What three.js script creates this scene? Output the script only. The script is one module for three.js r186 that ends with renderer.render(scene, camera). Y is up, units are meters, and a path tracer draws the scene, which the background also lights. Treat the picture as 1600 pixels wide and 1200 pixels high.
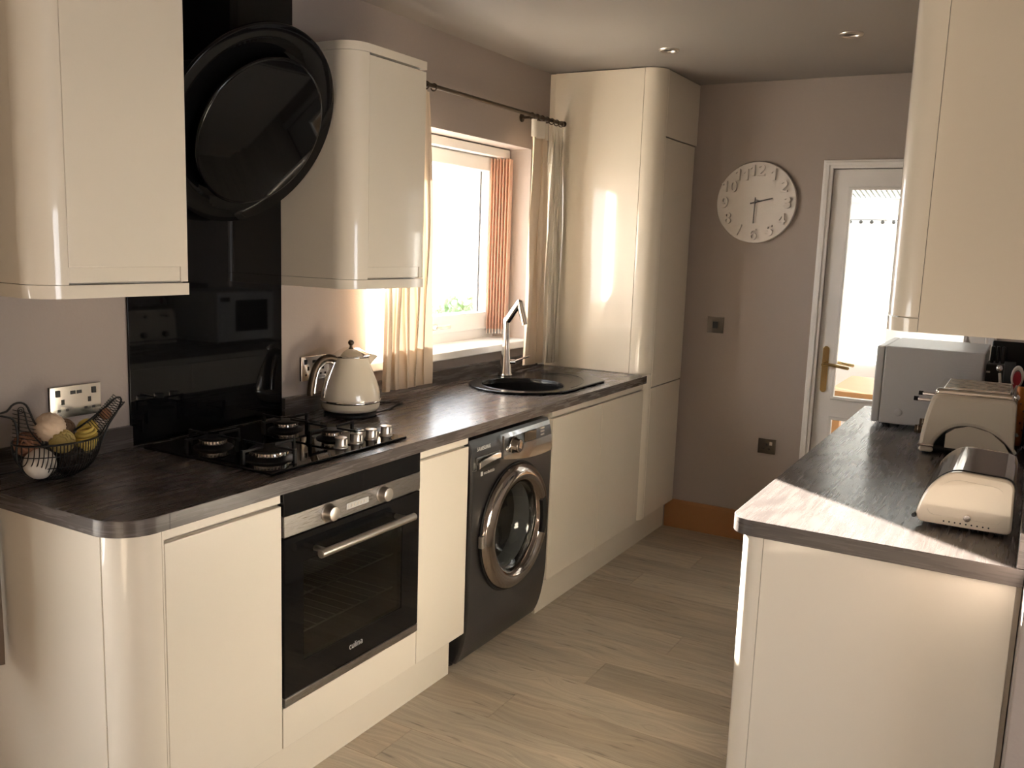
import * as THREE from 'three';
import { RoundedBoxGeometry } from 'three/addons/geometries/RoundedBoxGeometry.js';
import { TextGeometry } from 'three/addons/geometries/TextGeometry.js';
import { FontLoader } from 'three/addons/loaders/FontLoader.js';
import { mergeGeometries, mergeVertices } from 'three/addons/utils/BufferGeometryUtils.js';
import { Brush, Evaluator, SUBTRACTION } from 'three-bvh-csg';
import { createNoise2D } from 'simplex-noise';

// ---------------------------------------------------------------- camera, sky, sun, exposure
// x runs across the kitchen from the window wall, y up, and depth d away from the camera is -z
const scene = new THREE.Scene();
const camera = new THREE.PerspectiveCamera(46.36, 4 / 3, 0.05, 200);
camera.position.set(2.2132, 1.5229, 1.6437);
camera.rotation.set(-0.1538, 0.5226, 0.0347, 'YXZ');
scene.background = new THREE.Color(3.4, 3.5, 3.66);
const sun = new THREE.DirectionalLight(new THREE.Color(1.0, 0.945, 0.87), 62);
{
  const horiz = [0.804, 0.595], rise = 0.275;          // travels towards +x and the camera, falling 0.275 per metre
  sun.position.set(1 - horiz[0] * 12, 0.9 + rise * 12, -1 - horiz[1] * 12);
  sun.target.position.set(1, 0.9, -1);
  sun.castShadow = true; sun.shadow.mapSize.set(4096, 4096);
  Object.assign(sun.shadow.camera, { left: -8, right: 8, top: 6, bottom: -6, near: 0.1, far: 30 });
  sun.shadow.radius = 1;
  scene.add(sun, sun.target);
}
const renderer = new THREE.WebGLRenderer({ antialias: true });
renderer.toneMapping = THREE.LinearToneMapping;
renderer.toneMappingExposure = 2.7;
renderer.shadowMap.enabled = true;

// ---------------------------------------------------------------- helpers
let seed = 7;
const rnd = () => { seed = (seed * 1664525 + 1013904223) >>> 0; return seed / 4294967296; };
const noise = createNoise2D(rnd);
const font = await new FontLoader().loadAsync('fonts/droid/droid_sans_regular.typeface.json');
const fontBold = await new FontLoader().loadAsync('fonts/droid/droid_sans_bold.typeface.json');
const lin = (r, g, b) => new THREE.Color().setRGB(r, g, b);
const used = {};
const numbered = (n) => { const k = used[n] ?? 0; used[n] = k + 1; return k ? n + '_' + String(k).padStart(3, '0') : n; };

const std = (c, roughness = 0.6, metalness = 0, o = {}) => new THREE.MeshStandardMaterial({ color: c, roughness, metalness, side: THREE.DoubleSide, ...o });
const phy = (c, roughness, o = {}) => new THREE.MeshPhysicalMaterial({ color: c, roughness, side: THREE.DoubleSide, ...o });

// textures: a grain field stretched along u; uv are metres
function grainTexture(w, h, ulen, vlen, f) {
  const data = new Uint8Array(w * h * 4);
  for (let j = 0; j < h; j++) for (let i = 0; i < w; i++) {
    const [r, g, b] = f(i / w, j / h, i, j), o = (j * w + i) * 4;
    data[o] = r; data[o + 1] = g; data[o + 2] = b; data[o + 3] = 255;
  }
  const t = new THREE.DataTexture(data, w, h);
  t.magFilter = THREE.LinearFilter; t.minFilter = THREE.LinearMipmapLinearFilter; t.generateMipmaps = true;
  t.wrapS = t.wrapT = THREE.MirroredRepeatWrapping; t.repeat.set(1 / ulen, 1 / vlen); t.needsUpdate = true;
  return t;
}
const clamp = (v) => Math.max(0, Math.min(255, v));
const fbm = (x, y, n = 4) => { let a = 0, s = 1, t = 0; for (let k = 0; k < n; k++) { a += s * noise(x, y); t += s; x = x * 2.03 + 17.1; y = y * 2.03 - 9.3; s *= 0.5; } return a / t; };
const oak = grainTexture(1024, 512, 2.6, 0.78, (u, v) => {
  const x = u * 2.6, y = v * 0.78;
  const wob = 0.05 * fbm(x * 1.2, y * 3, 3);
  const fine = fbm(x * 3.5, (y + wob) * 190, 3), mid = fbm(x * 1.1 + 9, (y + wob) * 34, 3), big = fbm(x * 1.6 + 31, y * 7 + 5, 3);
  let k = 1 + 0.06 * fine + 0.085 * mid + 0.07 * big;
  const dark = Math.max(0, fbm(x * 3.4 + 71, y * 30, 3) - 0.46) * 1.3;   // dark figure and knots
  k -= dark * 0.55;
  return [clamp(190 * k), clamp(176 * (k - 0.012 * big)), clamp(157 * (k - 0.02 * big))];
});
oak.colorSpace = THREE.SRGBColorSpace;
const slate = (gain) => (u, v) => {
  const x = u * 1.6, y = v * 0.6;
  const ring = Math.sin((y * 46 + 5 * fbm(x * 0.9, y * 2.2, 3)) * 2.6);
  const fine = fbm(x * 5, y * 260, 3), mid = fbm(x * 2.2 + 4, y * 42, 3), patch = fbm(x * 3 + 8, y * 5, 3);
  return gain(ring, fine, mid, patch);
};
const worktopColour = grainTexture(1024, 512, 1.6, 0.6, slate((r, f, m, p) => { const k = 1 + 0.035 * r + 0.11 * f + 0.09 * m + 0.06 * p; return [clamp(84 * k), clamp(77 * k), clamp(73 * k)]; }));
worktopColour.colorSpace = THREE.SRGBColorSpace;
const worktopBump = grainTexture(1024, 512, 1.6, 0.6, slate((r, f, m, p) => { const k = clamp(128 + 30 * r + 60 * f + 30 * m); return [k, k, k]; }));
const worktopRough = grainTexture(512, 256, 1.6, 0.6, slate((r, f, m, p) => { const k = clamp(150 + 5 * r + 16 * f + 8 * p); return [k, k, k]; }));
const peel = grainTexture(512, 512, 0.5, 0.5, (u, v) => { const k = clamp(128 + 90 * fbm(u * 38, v * 38, 2)); return [k, k, k]; });
const brushed = grainTexture(256, 256, 0.3, 0.06, (u, v) => { const k = clamp(150 + 70 * fbm(u * 4, v * 120, 2)); return [k, k, k]; });
const clothBump = grainTexture(256, 256, 0.05, 0.05, (u, v, i, j) => { const k = clamp(128 + 50 * Math.sin(i * 0.8) * Math.sin(j * 0.8) + 30 * noise(i * 0.1, j * 0.1)); return [k, k, k]; });

const M = {
  cream: phy(lin(0.74, 0.67, 0.555), 0.38, { clearcoat: 1, clearcoatRoughness: 0.05, bumpMap: peel, bumpScale: 0.00006 }),
  wall: std(lin(0.35, 0.295, 0.262), 0.85, 0, { bumpMap: peel, bumpScale: 0.0004 }),
  ceiling: std(lin(0.25, 0.222, 0.195), 0.55),
  white: phy(lin(0.78, 0.77, 0.75), 0.3, { clearcoat: 0.3, clearcoatRoughness: 0.2 }),
  whitePaint: std(lin(0.72, 0.69, 0.66), 0.35),
  worktop: phy(0xffffff, 0.46, { map: worktopColour, bumpMap: worktopBump, bumpScale: 0.000035, roughnessMap: worktopRough }),
  oakTrim: phy(lin(0.36, 0.165, 0.065), 0.45, { map: null }),
  subfloor: std(lin(0.05, 0.04, 0.035), 0.9),
  blackGlass: phy(lin(0.004, 0.004, 0.0045), 0.03, { specularIntensity: 0.55 }),
  black: phy(lin(0.008, 0.008, 0.008), 0.4, { specularIntensity: 0.6 }),
  blackGranite: phy(lin(0.004, 0.004, 0.0045), 0.2, { specularIntensity: 0.4, bumpMap: peel, bumpScale: 0.0001 }),
  rubber: std(lin(0.02, 0.02, 0.02), 0.75),
  iron: phy(lin(0.006, 0.006, 0.006), 0.4, { specularIntensity: 0.5 }),
  chrome: std(lin(0.78, 0.75, 0.71), 0.07, 1),
  satin: std(lin(0.62, 0.58, 0.53), 0.32, 1, { roughnessMap: null }),
  steel: std(lin(0.34, 0.32, 0.30), 0.55, 1, { roughnessMap: brushed }),
  darkChrome: std(lin(0.36, 0.32, 0.29), 0.09, 1),
  brass: std(lin(0.62, 0.46, 0.22), 0.1, 1),
  bronze: std(lin(0.09, 0.065, 0.045), 0.4, 0.8),
  graphite: phy(lin(0.032, 0.030, 0.029), 0.34, { metalness: 0.35, clearcoat: 0.35, clearcoatRoughness: 0.15 }),
  graphiteGloss: phy(lin(0.03, 0.028, 0.027), 0.14, { clearcoat: 1, clearcoatRoughness: 0.03 }),
  drum: std(lin(0.17, 0.18, 0.175), 0.35, 0.7),
  gasket: std(lin(0.11, 0.115, 0.115), 0.6),
  glass: phy(lin(1, 1, 1), 0, { transmission: 1, thickness: 0, ior: 1.45 }),
  smoked: phy(lin(0.42, 0.42, 0.42), 0.02, { transmission: 1, thickness: 0, ior: 1.5 }),
  tintDoor: phy(lin(0.75, 0.78, 0.77), 0.02, { transmission: 1, thickness: 0, ior: 1.5 }),
  ovenInside: std(lin(0.13, 0.135, 0.13), 0.5),
  print: std(lin(0.5, 0.49, 0.47), 0.5),
  nickel: std(lin(0.13, 0.115, 0.10), 0.16, 1),
  curtain: phy(lin(0.74, 0.60, 0.45), 0.9, { transmission: 0.035, thickness: 0, sheen: 0.4, sheenRoughness: 0.5, bumpMap: clothBump, bumpScale: 0.0003 }),
  lining: phy(lin(0.8, 0.74, 0.64), 0.95, { transmission: 0.1, thickness: 0 }),
  blind: phy(lin(0.85, 0.62, 0.48), 0.95, { transmission: 0.5, thickness: 0 }),
  applianceWhite: phy(lin(0.52, 0.51, 0.50), 0.35, { bumpMap: peel, bumpScale: 0.0001 }),
  enamel: phy(lin(0.72, 0.63, 0.49), 0.25, { clearcoat: 1, clearcoatRoughness: 0.04 }),
  clock: std(lin(0.66, 0.61, 0.56), 0.75, 0, { bumpMap: peel, bumpScale: 0.0004 }),
  clockHand: std(lin(0.02, 0.013, 0.01), 0.5),
};
// which way the grain runs on a material's surfaces: along z or along x
M.worktop.userData.grain = 'z';
M.steel.userData.grain = 'z';
for (const m of [M.cream, M.wall, M.blackGranite, M.applianceWhite, M.clock]) m.userData.grain = 'z';
M.curtain.userData.grain = 'z';

function metricUV(g, grain, ou = 0, ov = 0) {
  const p = g.attributes.position, n = g.attributes.normal, uv = new Float32Array(p.count * 2);
  for (let i = 0; i < p.count; i++) {
    const ax = Math.abs(n.getX(i)), ay = Math.abs(n.getY(i)), az = Math.abs(n.getZ(i)), x = p.getX(i), y = p.getY(i), z = p.getZ(i);
    let u, v;
    if (ay >= ax && ay >= az) [u, v] = grain === 'x' ? [x, z] : [z, x];
    else if (ax >= az) [u, v] = [z, y];
    else [u, v] = [x, y];
    uv[2 * i] = u + ou; uv[2 * i + 1] = v + ov;
  }
  g.setAttribute('uv', new THREE.BufferAttribute(uv, 2));
  return g;
}
const merged = (list) => {
  if (!Array.isArray(list)) return list;
  if (list.length === 1) return list[0];
  const plain = list.map((g) => { const q = g.index ? g.toNonIndexed() : g; for (const k of Object.keys(q.attributes)) if (!['position', 'normal', 'uv'].includes(k)) q.deleteAttribute(k); return q; });
  return mergeGeometries(plain);
};
// a thing: a group at its base; geometry is given in room coordinates and moved into the group
function thing(name, label, category, [x, y, d], group) {
  const o = new THREE.Group(); o.name = numbered(name); o.position.set(x, y, -d);
  o.userData = { label, category }; if (group) o.userData.group = group;
  scene.add(o); return o;
}
function structure(name, label, at = [0, 0, 0]) {
  const o = new THREE.Group(); o.name = name; o.position.set(at[0], at[1], -at[2]);
  o.userData = { label, category: name.replace(/_.*/, ''), kind: 'structure' }; scene.add(o); return o;
}
function worldOf(o) { const v = new THREE.Vector3(); for (let q = o; q && q !== scene; q = q.parent) v.add(q.position); return v; }
function part(parent, name, geos, mat, label) {
  let g = merged(geos);
  if (mat.userData.grain) metricUV(g, mat.userData.grain);
  const w = worldOf(parent); g = g.clone().translate(-w.x, -w.y, -w.z);
  const m = new THREE.Mesh(g, mat); m.name = name; m.castShadow = m.receiveShadow = true;
  if (label) m.userData.label = label;
  parent.add(m); return m;
}
function solo(name, label, category, geos, mat, at, group) {          // a thing that is one mesh
  let g = merged(geos); if (mat.userData.grain) metricUV(g, mat.userData.grain);
  g = g.clone().translate(-at[0], -at[1], at[2]);
  const m = new THREE.Mesh(g, mat); m.name = numbered(name); m.position.set(at[0], at[1], -at[2]);
  m.castShadow = m.receiveShadow = true; m.userData = { label, category }; if (group) m.userData.group = group;
  scene.add(m); return m;
}
const box = (x0, x1, y0, y1, d0, d1) => new THREE.BoxGeometry(x1 - x0, y1 - y0, d1 - d0).translate((x0 + x1) / 2, (y0 + y1) / 2, -(d0 + d1) / 2);
const rbox = (x0, x1, y0, y1, d0, d1, r = 0.003, s = 2) => new RoundedBoxGeometry(x1 - x0, y1 - y0, d1 - d0, s, Math.min(r, (x1 - x0) / 2.01, (y1 - y0) / 2.01, (d1 - d0) / 2.01)).translate((x0 + x1) / 2, (y0 + y1) / 2, -(d0 + d1) / 2);
const extr = (shape, depth, b = 0, cs = 20) => { const g = new THREE.ExtrudeGeometry(shape, { depth: depth - 2 * b, bevelEnabled: b > 0, bevelThickness: b, bevelSize: b, bevelOffset: -b, bevelSegments: 2, curveSegments: cs }); return g.translate(0, 0, b); };
const exY = (shape, y0, y1, b, cs) => extr(shape, y1 - y0, b, cs).rotateX(-Math.PI / 2).translate(0, y0, 0);      // shape in (x, d)
const exD = (shape, d0, d1, b, cs) => extr(shape, d1 - d0, b, cs).translate(0, 0, -d1);                            // shape in (x, y)
const exX = (shape, x0, x1, b, cs) => extr(shape, x1 - x0, b, cs).rotateY(Math.PI / 2).translate(x0, 0, 0);        // shape in (d, y)
const poly = (pts) => { const s = new THREE.Shape(); pts.forEach(([a, b], i) => (i ? s.lineTo(a, b) : s.moveTo(a, b))); s.closePath(); return s; };
const rectHole = (s, a0, a1, b0, b1) => { const h = new THREE.Path(); h.moveTo(a0, b0); h.lineTo(a0, b1); h.lineTo(a1, b1); h.lineTo(a1, b0); h.closePath(); s.holes.push(h); return s; };
const rect = (a0, a1, b0, b1) => poly([[a0, b0], [a1, b0], [a1, b1], [a0, b1]]);
const V = (x, y, d) => new THREE.Vector3(x, y, -d);
const tube = (pts, r, seg = 24, rs = 8, closed = false) => new THREE.TubeGeometry(new THREE.CatmullRomCurve3(pts.map((p) => V(...p)), closed, 'catmullrom', 0.5), seg, r, rs, closed);
const bar = (a, b, r, rs = 10, r2 = r) => { const A = V(...a), B = V(...b), h = A.distanceTo(B); const g = new THREE.CylinderGeometry(r2, r, h, rs).translate(0, h / 2, 0); g.applyQuaternion(new THREE.Quaternion().setFromUnitVectors(new THREE.Vector3(0, 1, 0), B.clone().sub(A).normalize())); return g.translate(A.x, A.y, A.z); };
const lathe = (pts, x, y, d, seg = 40) => new THREE.LatheGeometry(pts.map(([r, h]) => new THREE.Vector2(r, h)), seg).translate(x, y, -d);
const latheX = (pts, x, y, d, seg = 48) => new THREE.LatheGeometry(pts.map(([r, h]) => new THREE.Vector2(r, h)), seg).rotateZ(-Math.PI / 2).translate(x, y, -d);   // axis along +x
const cylX = (x0, x1, y, d, r, seg = 28) => new THREE.CylinderGeometry(r, r, x1 - x0, seg).rotateZ(Math.PI / 2).translate((x0 + x1) / 2, y, -d);
const cylY = (x, d, y0, y1, r, seg = 28, r2 = r) => new THREE.CylinderGeometry(r2, r, y1 - y0, seg).translate(x, (y0 + y1) / 2, -d);
const ball = (x, y, d, r, a = 20, b = 14) => new THREE.SphereGeometry(r, a, b).translate(x, y, -d);
const text = (s, size, depth, f = font) => { const g = new TextGeometry(s, { font: f, size, depth, curveSegments: 4, bevelEnabled: false }); g.computeBoundingBox(); const b = g.boundingBox; return g.translate(-(b.min.x + b.max.x) / 2, -(b.min.y + b.max.y) / 2, 0); };
const textX = (s, size, depth, x, y, d, f) => text(s, size, depth, f).rotateY(Math.PI / 2).translate(x, y, -d);   // reads from +x
function grid(nu, nv, f) {
  const pos = [], idx = [];
  for (let j = 0; j <= nv; j++) for (let i = 0; i <= nu; i++) { const [x, y, d] = f(i / nu, j / nv); pos.push(x, y, -d); }
  for (let j = 0; j < nv; j++) for (let i = 0; i < nu; i++) { const a = j * (nu + 1) + i, b = a + 1, c = a + nu + 1, e = c + 1; idx.push(a, b, e, a, e, c); }
  const g = new THREE.BufferGeometry(); g.setAttribute('position', new THREE.Float32BufferAttribute(pos, 3)); g.setIndex(idx); g.computeVertexNormals();
  const uv = new Float32Array((nu + 1) * (nv + 1) * 2); g.setAttribute('uv', new THREE.BufferAttribute(uv, 2)); return g;
}

// ---------------------------------------------------------------- sizes read from the photograph
const H = 2.376, BACK = 3.02, RW = 2.256, NIB = 0.24, DX = 4.3, DD = -4.3;      // ceiling, back wall, right wall and its end, dining room
const WT = 0.91, WB = 0.872, DOOR = 0.595, WFRONT = 0.608, KICK = 0.545;

// ---------------------------------------------------------------- room shell
{
  const f = structure('floor', 'grey-beige oak plank floor across the kitchen');
  part(f, 'subfloor', box(-0.05, DX + 0.05, -0.12, -0.006, DD - 0.05, BACK + 0.05), M.subfloor);
  const tones = [lin(0.80, 0.79, 0.77), lin(0.90, 0.89, 0.87), lin(0.72, 0.70, 0.675), lin(0.97, 0.965, 0.945), lin(0.84, 0.81, 0.77)];
  const mats = tones.map((c) => phy(c, 0.42, { map: oak, bumpMap: oak, bumpScale: 0.00015 }));
  const W = 0.192, L = 1.285;
  let row = 0;
  for (let d = DD; d < BACK - 0.001; d += W, row++) {
    const d1 = Math.min(d + W, BACK), inKitchen = d > NIB - 0.02, xEnd = inKitchen ? RW : DX;
    let x = -((row * 0.437) % 1) * L;
    for (; x < xEnd; x += L) {
      const a = Math.max(x, 0), b = Math.min(x + L, xEnd); if (b - a < 0.03) continue;
      const g = metricUV(box(a + 0.0006, b - 0.0006, -0.008, 0, d + 0.0006, d1 - 0.0006), 'x', rnd() * 5, rnd() * 5);
      const m = new THREE.Mesh(g, mats[Math.floor(rnd() * mats.length)]); m.name = 'plank'; m.castShadow = m.receiveShadow = true; f.add(m);
    }
  }
}
{
  const c = structure('ceiling', 'plain pale ceiling over the kitchen');
  part(c, 'ceiling_board', box(-0.3, DX + 0.2, H, H + 0.12, DD - 0.2, BACK + 0.2), M.ceiling);
}
{
  const s = rect(DD - 0.1, BACK + 0.12, -0.05, H);
  rectHole(s, 1.056, 2.31, 1.016, 1.99);
  rectHole(s, -2.5, -0.95, 0.3, 1.4);
  const w = structure('wall_left', 'taupe window wall behind the worktop');
  part(w, 'plaster', exX(s, -0.28, 0, 0), M.wall);
}
{
  const s = poly([[-0.02, -0.05], [1.30, -0.05], [1.30, 1.945], [2.035, 1.945], [2.035, -0.05], [RW + 0.2, -0.05], [RW + 0.2, H], [-0.02, H]]);
  const w = structure('wall_back', 'taupe end wall with the clock');
  const wallB = part(w, 'plaster', exD(s, BACK, BACK + 0.12, 0), M.wall);
}
{
  const w = structure('wall_right', 'taupe wall behind the right worktop');
  part(w, 'plaster', rbox(RW, RW + 0.12, -0.05, H, NIB, BACK + 0.1, 0.004), M.wall);
  const w2 = structure('wall_dining', 'taupe wall of the dining side');
  part(w2, 'plaster', [box(RW + 0.12, DX + 0.1, -0.05, H, NIB, NIB + 0.12), exX(rectHole(rect(DD, NIB, -0.05, H), -1.6, -0.1, 0.6, 1.75), DX, DX + 0.12, 0)], M.wall);
  const w3 = structure('wall_front', 'taupe wall behind the camera');
  part(w3, 'plaster', box(-0.28, DX + 0.12, -0.05, H, DD - 0.12, DD), M.wall);
  const b = structure('baseboard_back', 'orange oak skirting board at the foot of the end wall');
  const prof = poly([[BACK - 0.02, 0], [BACK - 0.001, 0], [BACK - 0.001, 0.157], [BACK - 0.012, 0.157], [BACK - 0.02, 0.142]]);
  part(b, 'board', exX(prof, 0.55, 1.25, 0), M.oakTrim);
}

// window over the sink: white frame with one top-hung sash
function windowUnit(name, d0, d1, y0, y1, x, full) {
  const w = structure(name, full ? 'white kitchen window over the sink' : 'white window of the dining side', [x, y0, (d0 + d1) / 2]);
  const fr = rect(d0, d1, y0, y1); rectHole(fr, d0 + 0.05, d1 - 0.045, y0 + 0.075, y1 - 0.045);
  part(w, 'window_frame', exX(fr, x - 0.07, x, 0.004), M.white);
  const sa = rect(d0 + 0.042, d1 - 0.037, y0 + 0.068, y1 - 0.038), in0 = d0 + 0.11, in1 = d1 - 0.10, iy0 = y0 + 0.155, iy1 = y1 - 0.108;
  rectHole(sa, in0, in1, iy0, iy1);
  const sash = part(w, 'sash', exX(sa, x - 0.06, x + 0.012, 0.006), M.white);
  part(w, 'pane', box(x - 0.028, x - 0.024, iy0 - 0.01, iy1 + 0.01, in0 - 0.01, in1 + 0.01), M.glass);
  part(w, 'glazing_gasket', [box(x - 0.034, x - 0.03, iy0, iy1, in1 - 0.012, in1 + 0.004)], M.rubber, 'black rubber strip down the edge of the pane');
  return [w, sash];
}
{
  const [w] = windowUnit('window_1', 1.056, 2.31, 1.03, 1.985, -0.19, true);
  const hd = part(w, 'handle', [rbox(-0.182, -0.166, 1.117, 1.147, 1.70, 1.78, 0.004), rbox(-0.166, -0.15, 1.124, 1.14, 1.735, 1.75, 0.003), rbox(-0.156, -0.142, 1.124, 1.142, 1.735, 1.855, 0.005)], M.chrome, 'chrome window handle');
  part(w, 'window_board', rbox(-0.19, 0.032, 1.017, 1.054, 1.04, 2.325, 0.006), M.white);
  windowUnit('window_2', -2.5, -0.95, 0.3, 1.4, -0.19, false);
  windowUnit('window_3', -1.6, -0.1, 0.6, 1.75, DX + 0.09, false);
}

// glazed door in the end wall
{
  const g = structure('door_1', 'white part-glazed door in the end wall', [1.66, 0, BACK]);
  const x0 = 1.297, x1 = 2.038, a = 1.387, b = 1.948;
  const leaf = rect(x0, x1, 0.004, 1.942); rectHole(leaf, a, b, 0.822, 1.845); rectHole(leaf, a, b, 0.2, 0.709);
  part(g, 'leaf', exD(leaf, BACK + 0.012, BACK + 0.055, 0.003), M.whitePaint);
  for (const [y0, y1] of [[0.822, 1.845], [0.2, 0.709]]) {
    const bead = rect(a - 0.012, b + 0.012, y0 - 0.012, y1 + 0.012); rectHole(bead, a + 0.003, b - 0.003, y0 + 0.003, y1 - 0.003);
    part(g, 'glazing_bead', exD(bead, BACK + 0.002, BACK + 0.013, 0.003), M.whitePaint);
    part(g, 'pane', box(a - 0.005, b + 0.005, y0 - 0.005, y1 + 0.005, BACK + 0.03, BACK + 0.034), M.glass);
  }
  const plate = new THREE.Shape(); plate.absarc(1.336, 1.06, 0.0155, 0, Math.PI); plate.absarc(1.336, 0.857, 0.0155, Math.PI, 2 * Math.PI); plate.closePath();
  for (const s of [0, 1]) {
    const face = s ? BACK + 0.0555 : BACK + 0.006, out = s ? 1 : -1;
    const h = part(g, 'handle', exD(plate, face, face + 0.006, 0.002), M.brass, 'brass lever handle on a long plate');
    const dl = face + (s ? 0.05 : -0.044);
    part(h, 'lever', [bar([1.336, 0.985, face + 0.003], [1.336, 0.985, dl], 0.010), tube([[1.336, 0.985, dl], [1.37, 0.988, dl], [1.41, 0.983, dl], [1.452, 0.978, dl]], 0.0085, 20, 10), ball(1.452, 0.978, dl, 0.0085)], M.brass);
  }
  const t = structure('trim_1', 'white moulded frame round the glazed door', [1.66, 0, BACK]);
  const arch = (a0, a1, top, i0, i1, it) => poly([[a0, 0], [i0, 0], [i0, it], [i1, it], [i1, 0], [a1, 0], [a1, top], [a0, top]]), fr = arch(1.252, 2.083, 1.985, 1.299, 2.036, 1.944);
  const fr2 = arch(1.262, 2.073, 1.975, 1.283, 2.052, 1.958);
  part(t, 'architrave', [exD(fr, BACK - 0.014, BACK - 0.0005, 0.004), exD(fr2, BACK - 0.022, BACK - 0.013, 0.004)], M.whitePaint);
}

// ---------------------------------------------------------------- left run: base units
const curvedPost = (xc, dc, rOut, sx, sd, y0, y1, t = 0.018) => {      // quarter-round panel whose outer corner points to (sx, sd)
  const s = new THREE.Shape(), n = 14, at = (r, k) => { const a = (k / n) * Math.PI / 2; return [xc + sx * r * Math.cos(a), dc + sd * r * Math.sin(a)]; };
  for (let k = 0; k <= n; k++) { const p = at(rOut, k); k ? s.lineTo(...p) : s.moveTo(...p); }
  for (let k = n; k >= 0; k--) s.lineTo(...at(rOut - t, k));
  s.closePath();
  return mergeVertices(exY(s, y0, y1, 0));
};
const smoothPost = (...a) => { const g = curvedPost(...a); g.deleteAttribute('normal'); g.deleteAttribute('uv'); const q = g.toNonIndexed(); return creased(q); };
function creased(g) {          // average normals across faces that meet at less than 40 degrees
  const p = g.attributes.position, N = p.count, fn = [], map = new Map(), v = new THREE.Vector3(), a = new THREE.Vector3(), b = new THREE.Vector3(), c = new THREE.Vector3();
  for (let i = 0; i < N; i += 3) { a.fromBufferAttribute(p, i); b.fromBufferAttribute(p, i + 1); c.fromBufferAttribute(p, i + 2); fn.push(b.clone().sub(a).cross(c.clone().sub(a))); }
  const key = (i) => `${Math.round(p.getX(i) * 2e4)},${Math.round(p.getY(i) * 2e4)},${Math.round(p.getZ(i) * 2e4)}`;
  for (let i = 0; i < N; i++) { const k = key(i); (map.get(k) ?? map.set(k, []).get(k)).push(Math.floor(i / 3)); }
  const nor = new Float32Array(N * 3);
  for (let i = 0; i < N; i++) {
    const me = fn[Math.floor(i / 3)].clone().normalize(); v.set(0, 0, 0);
    for (const f of map.get(key(i))) { if (fn[f].clone().normalize().dot(me) > 0.77) v.add(fn[f]); }
    v.normalize(); nor.set([v.x, v.y, v.z], 3 * i);
  }
  g.setAttribute('normal', new THREE.BufferAttribute(nor, 3)); g.setAttribute('uv', new THREE.BufferAttribute(new Float32Array(N * 2), 2)); return g;
}
const YB = 0.159, YT = 0.837;
function baseDoor(o, d0, d1, x1 = DOOR, y0 = YB, y1 = YT) {
  return part(o, 'door', rbox(x1 - 0.019, x1, y0, y1, d0 + 0.0015, d1 - 0.0015, 0.0025), M.cream);
}
const rail = (o, d0, d1, x1 = DOOR) => part(o, 'handle_rail', rbox(x1 - 0.02, x1 - 0.004, YT + 0.007, WB - 0.001, d0, d1, 0.002), M.cream);
{
  const o = thing('base_cabinet', 'cream gloss base cabinet with rounded corner at the near end of the hob worktop', 'cabinet', [0.3, 0, -0.22]);
  part(o, 'carcass', [box(0.0, 0.50, 0.157, WB - 0.001, -0.438, -0.001), box(0.5, 0.574, 0.157, WB - 0.001, -0.365, -0.001)], M.cream);
  part(o, 'end_panel', rbox(0.002, 0.508, 0.0, WB - 0.001, -0.462, -0.439, 0.0015), M.cream);
  part(o, 'curved_post', smoothPost(0.510, -0.372, 0.088, 1, -1, 0.0, WB - 0.001), M.cream);
  part(o, 'post_front', rbox(0.577, DOOR + 0.003, 0.0, WB - 0.001, -0.371, -0.366, 0.001), M.cream);
  baseDoor(o, -0.364, 0.0); rail(o, -0.364, 0.0);
}
{
  const o = thing('oven_housing', 'cream gloss panel and housing below the built-in oven', 'cabinet', [0.3, 0, 0.3]);
  part(o, 'side_panel', box(0.02, 0.574, 0.157, WB - 0.001, 0.0, 0.006), M.cream); part(o, 'side_panel', box(0.02, 0.574, 0.157, WB - 0.001, 0.594, 0.6), M.cream);
  part(o, 'shelf', box(0.02, 0.56, 0.255, 0.272, 0.007, 0.593), M.cream);
  part(o, 'filler_panel', rbox(DOOR - 0.019, DOOR, YB, 0.274, 0.0015, 0.5985, 0.002), M.cream);
}
{
  const o = thing('base_cabinet', 'narrow cream gloss base cabinet between the oven and the washing machine', 'cabinet', [0.3, 0, 0.745]);
  part(o, 'carcass', box(0.0, 0.574, 0.157, WB - 0.001, 0.601, 0.886), M.cream);
  baseDoor(o, 0.6, 0.887); rail(o, 0.6, 0.887);
}
{
  const o = thing('base_cabinet', 'long cream gloss double-door cabinet under the sink beside the washing machine', 'cabinet', [0.3, 0, 1.99]);
  part(o, 'carcass', [box(0.0, 0.574, 0.157, 0.60, 1.508, 2.466), box(0.0, 0.574, 0.60, WB - 0.001, 1.508, 1.524), box(0.0, 0.574, 0.6, WB - 0.001, 2.45, 2.466), box(0.555, 0.574, 0.6, WB - 0.001, 1.524, 2.45)], M.cream);
  baseDoor(o, 1.507, 1.985); baseDoor(o, 1.985, 2.47); rail(o, 1.507, 2.47);
}
{
  const o = thing('plinth', 'cream kickboard along the floor below the oven', 'plinth', [KICK, 0, 0.25]);
  part(o, 'board', rbox(KICK - 0.016, KICK, 0, 0.155, -0.35, 0.868, 0.0015), M.cream);
  const p = thing('plinth', 'cream kickboard along the floor below the sink cabinet', 'plinth', [KICK, 0, 2.2]);
  part(p, 'board', rbox(KICK - 0.016, KICK, 0, 0.155, 1.507, BACK - 0.022, 0.0015), M.cream);
}

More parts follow.
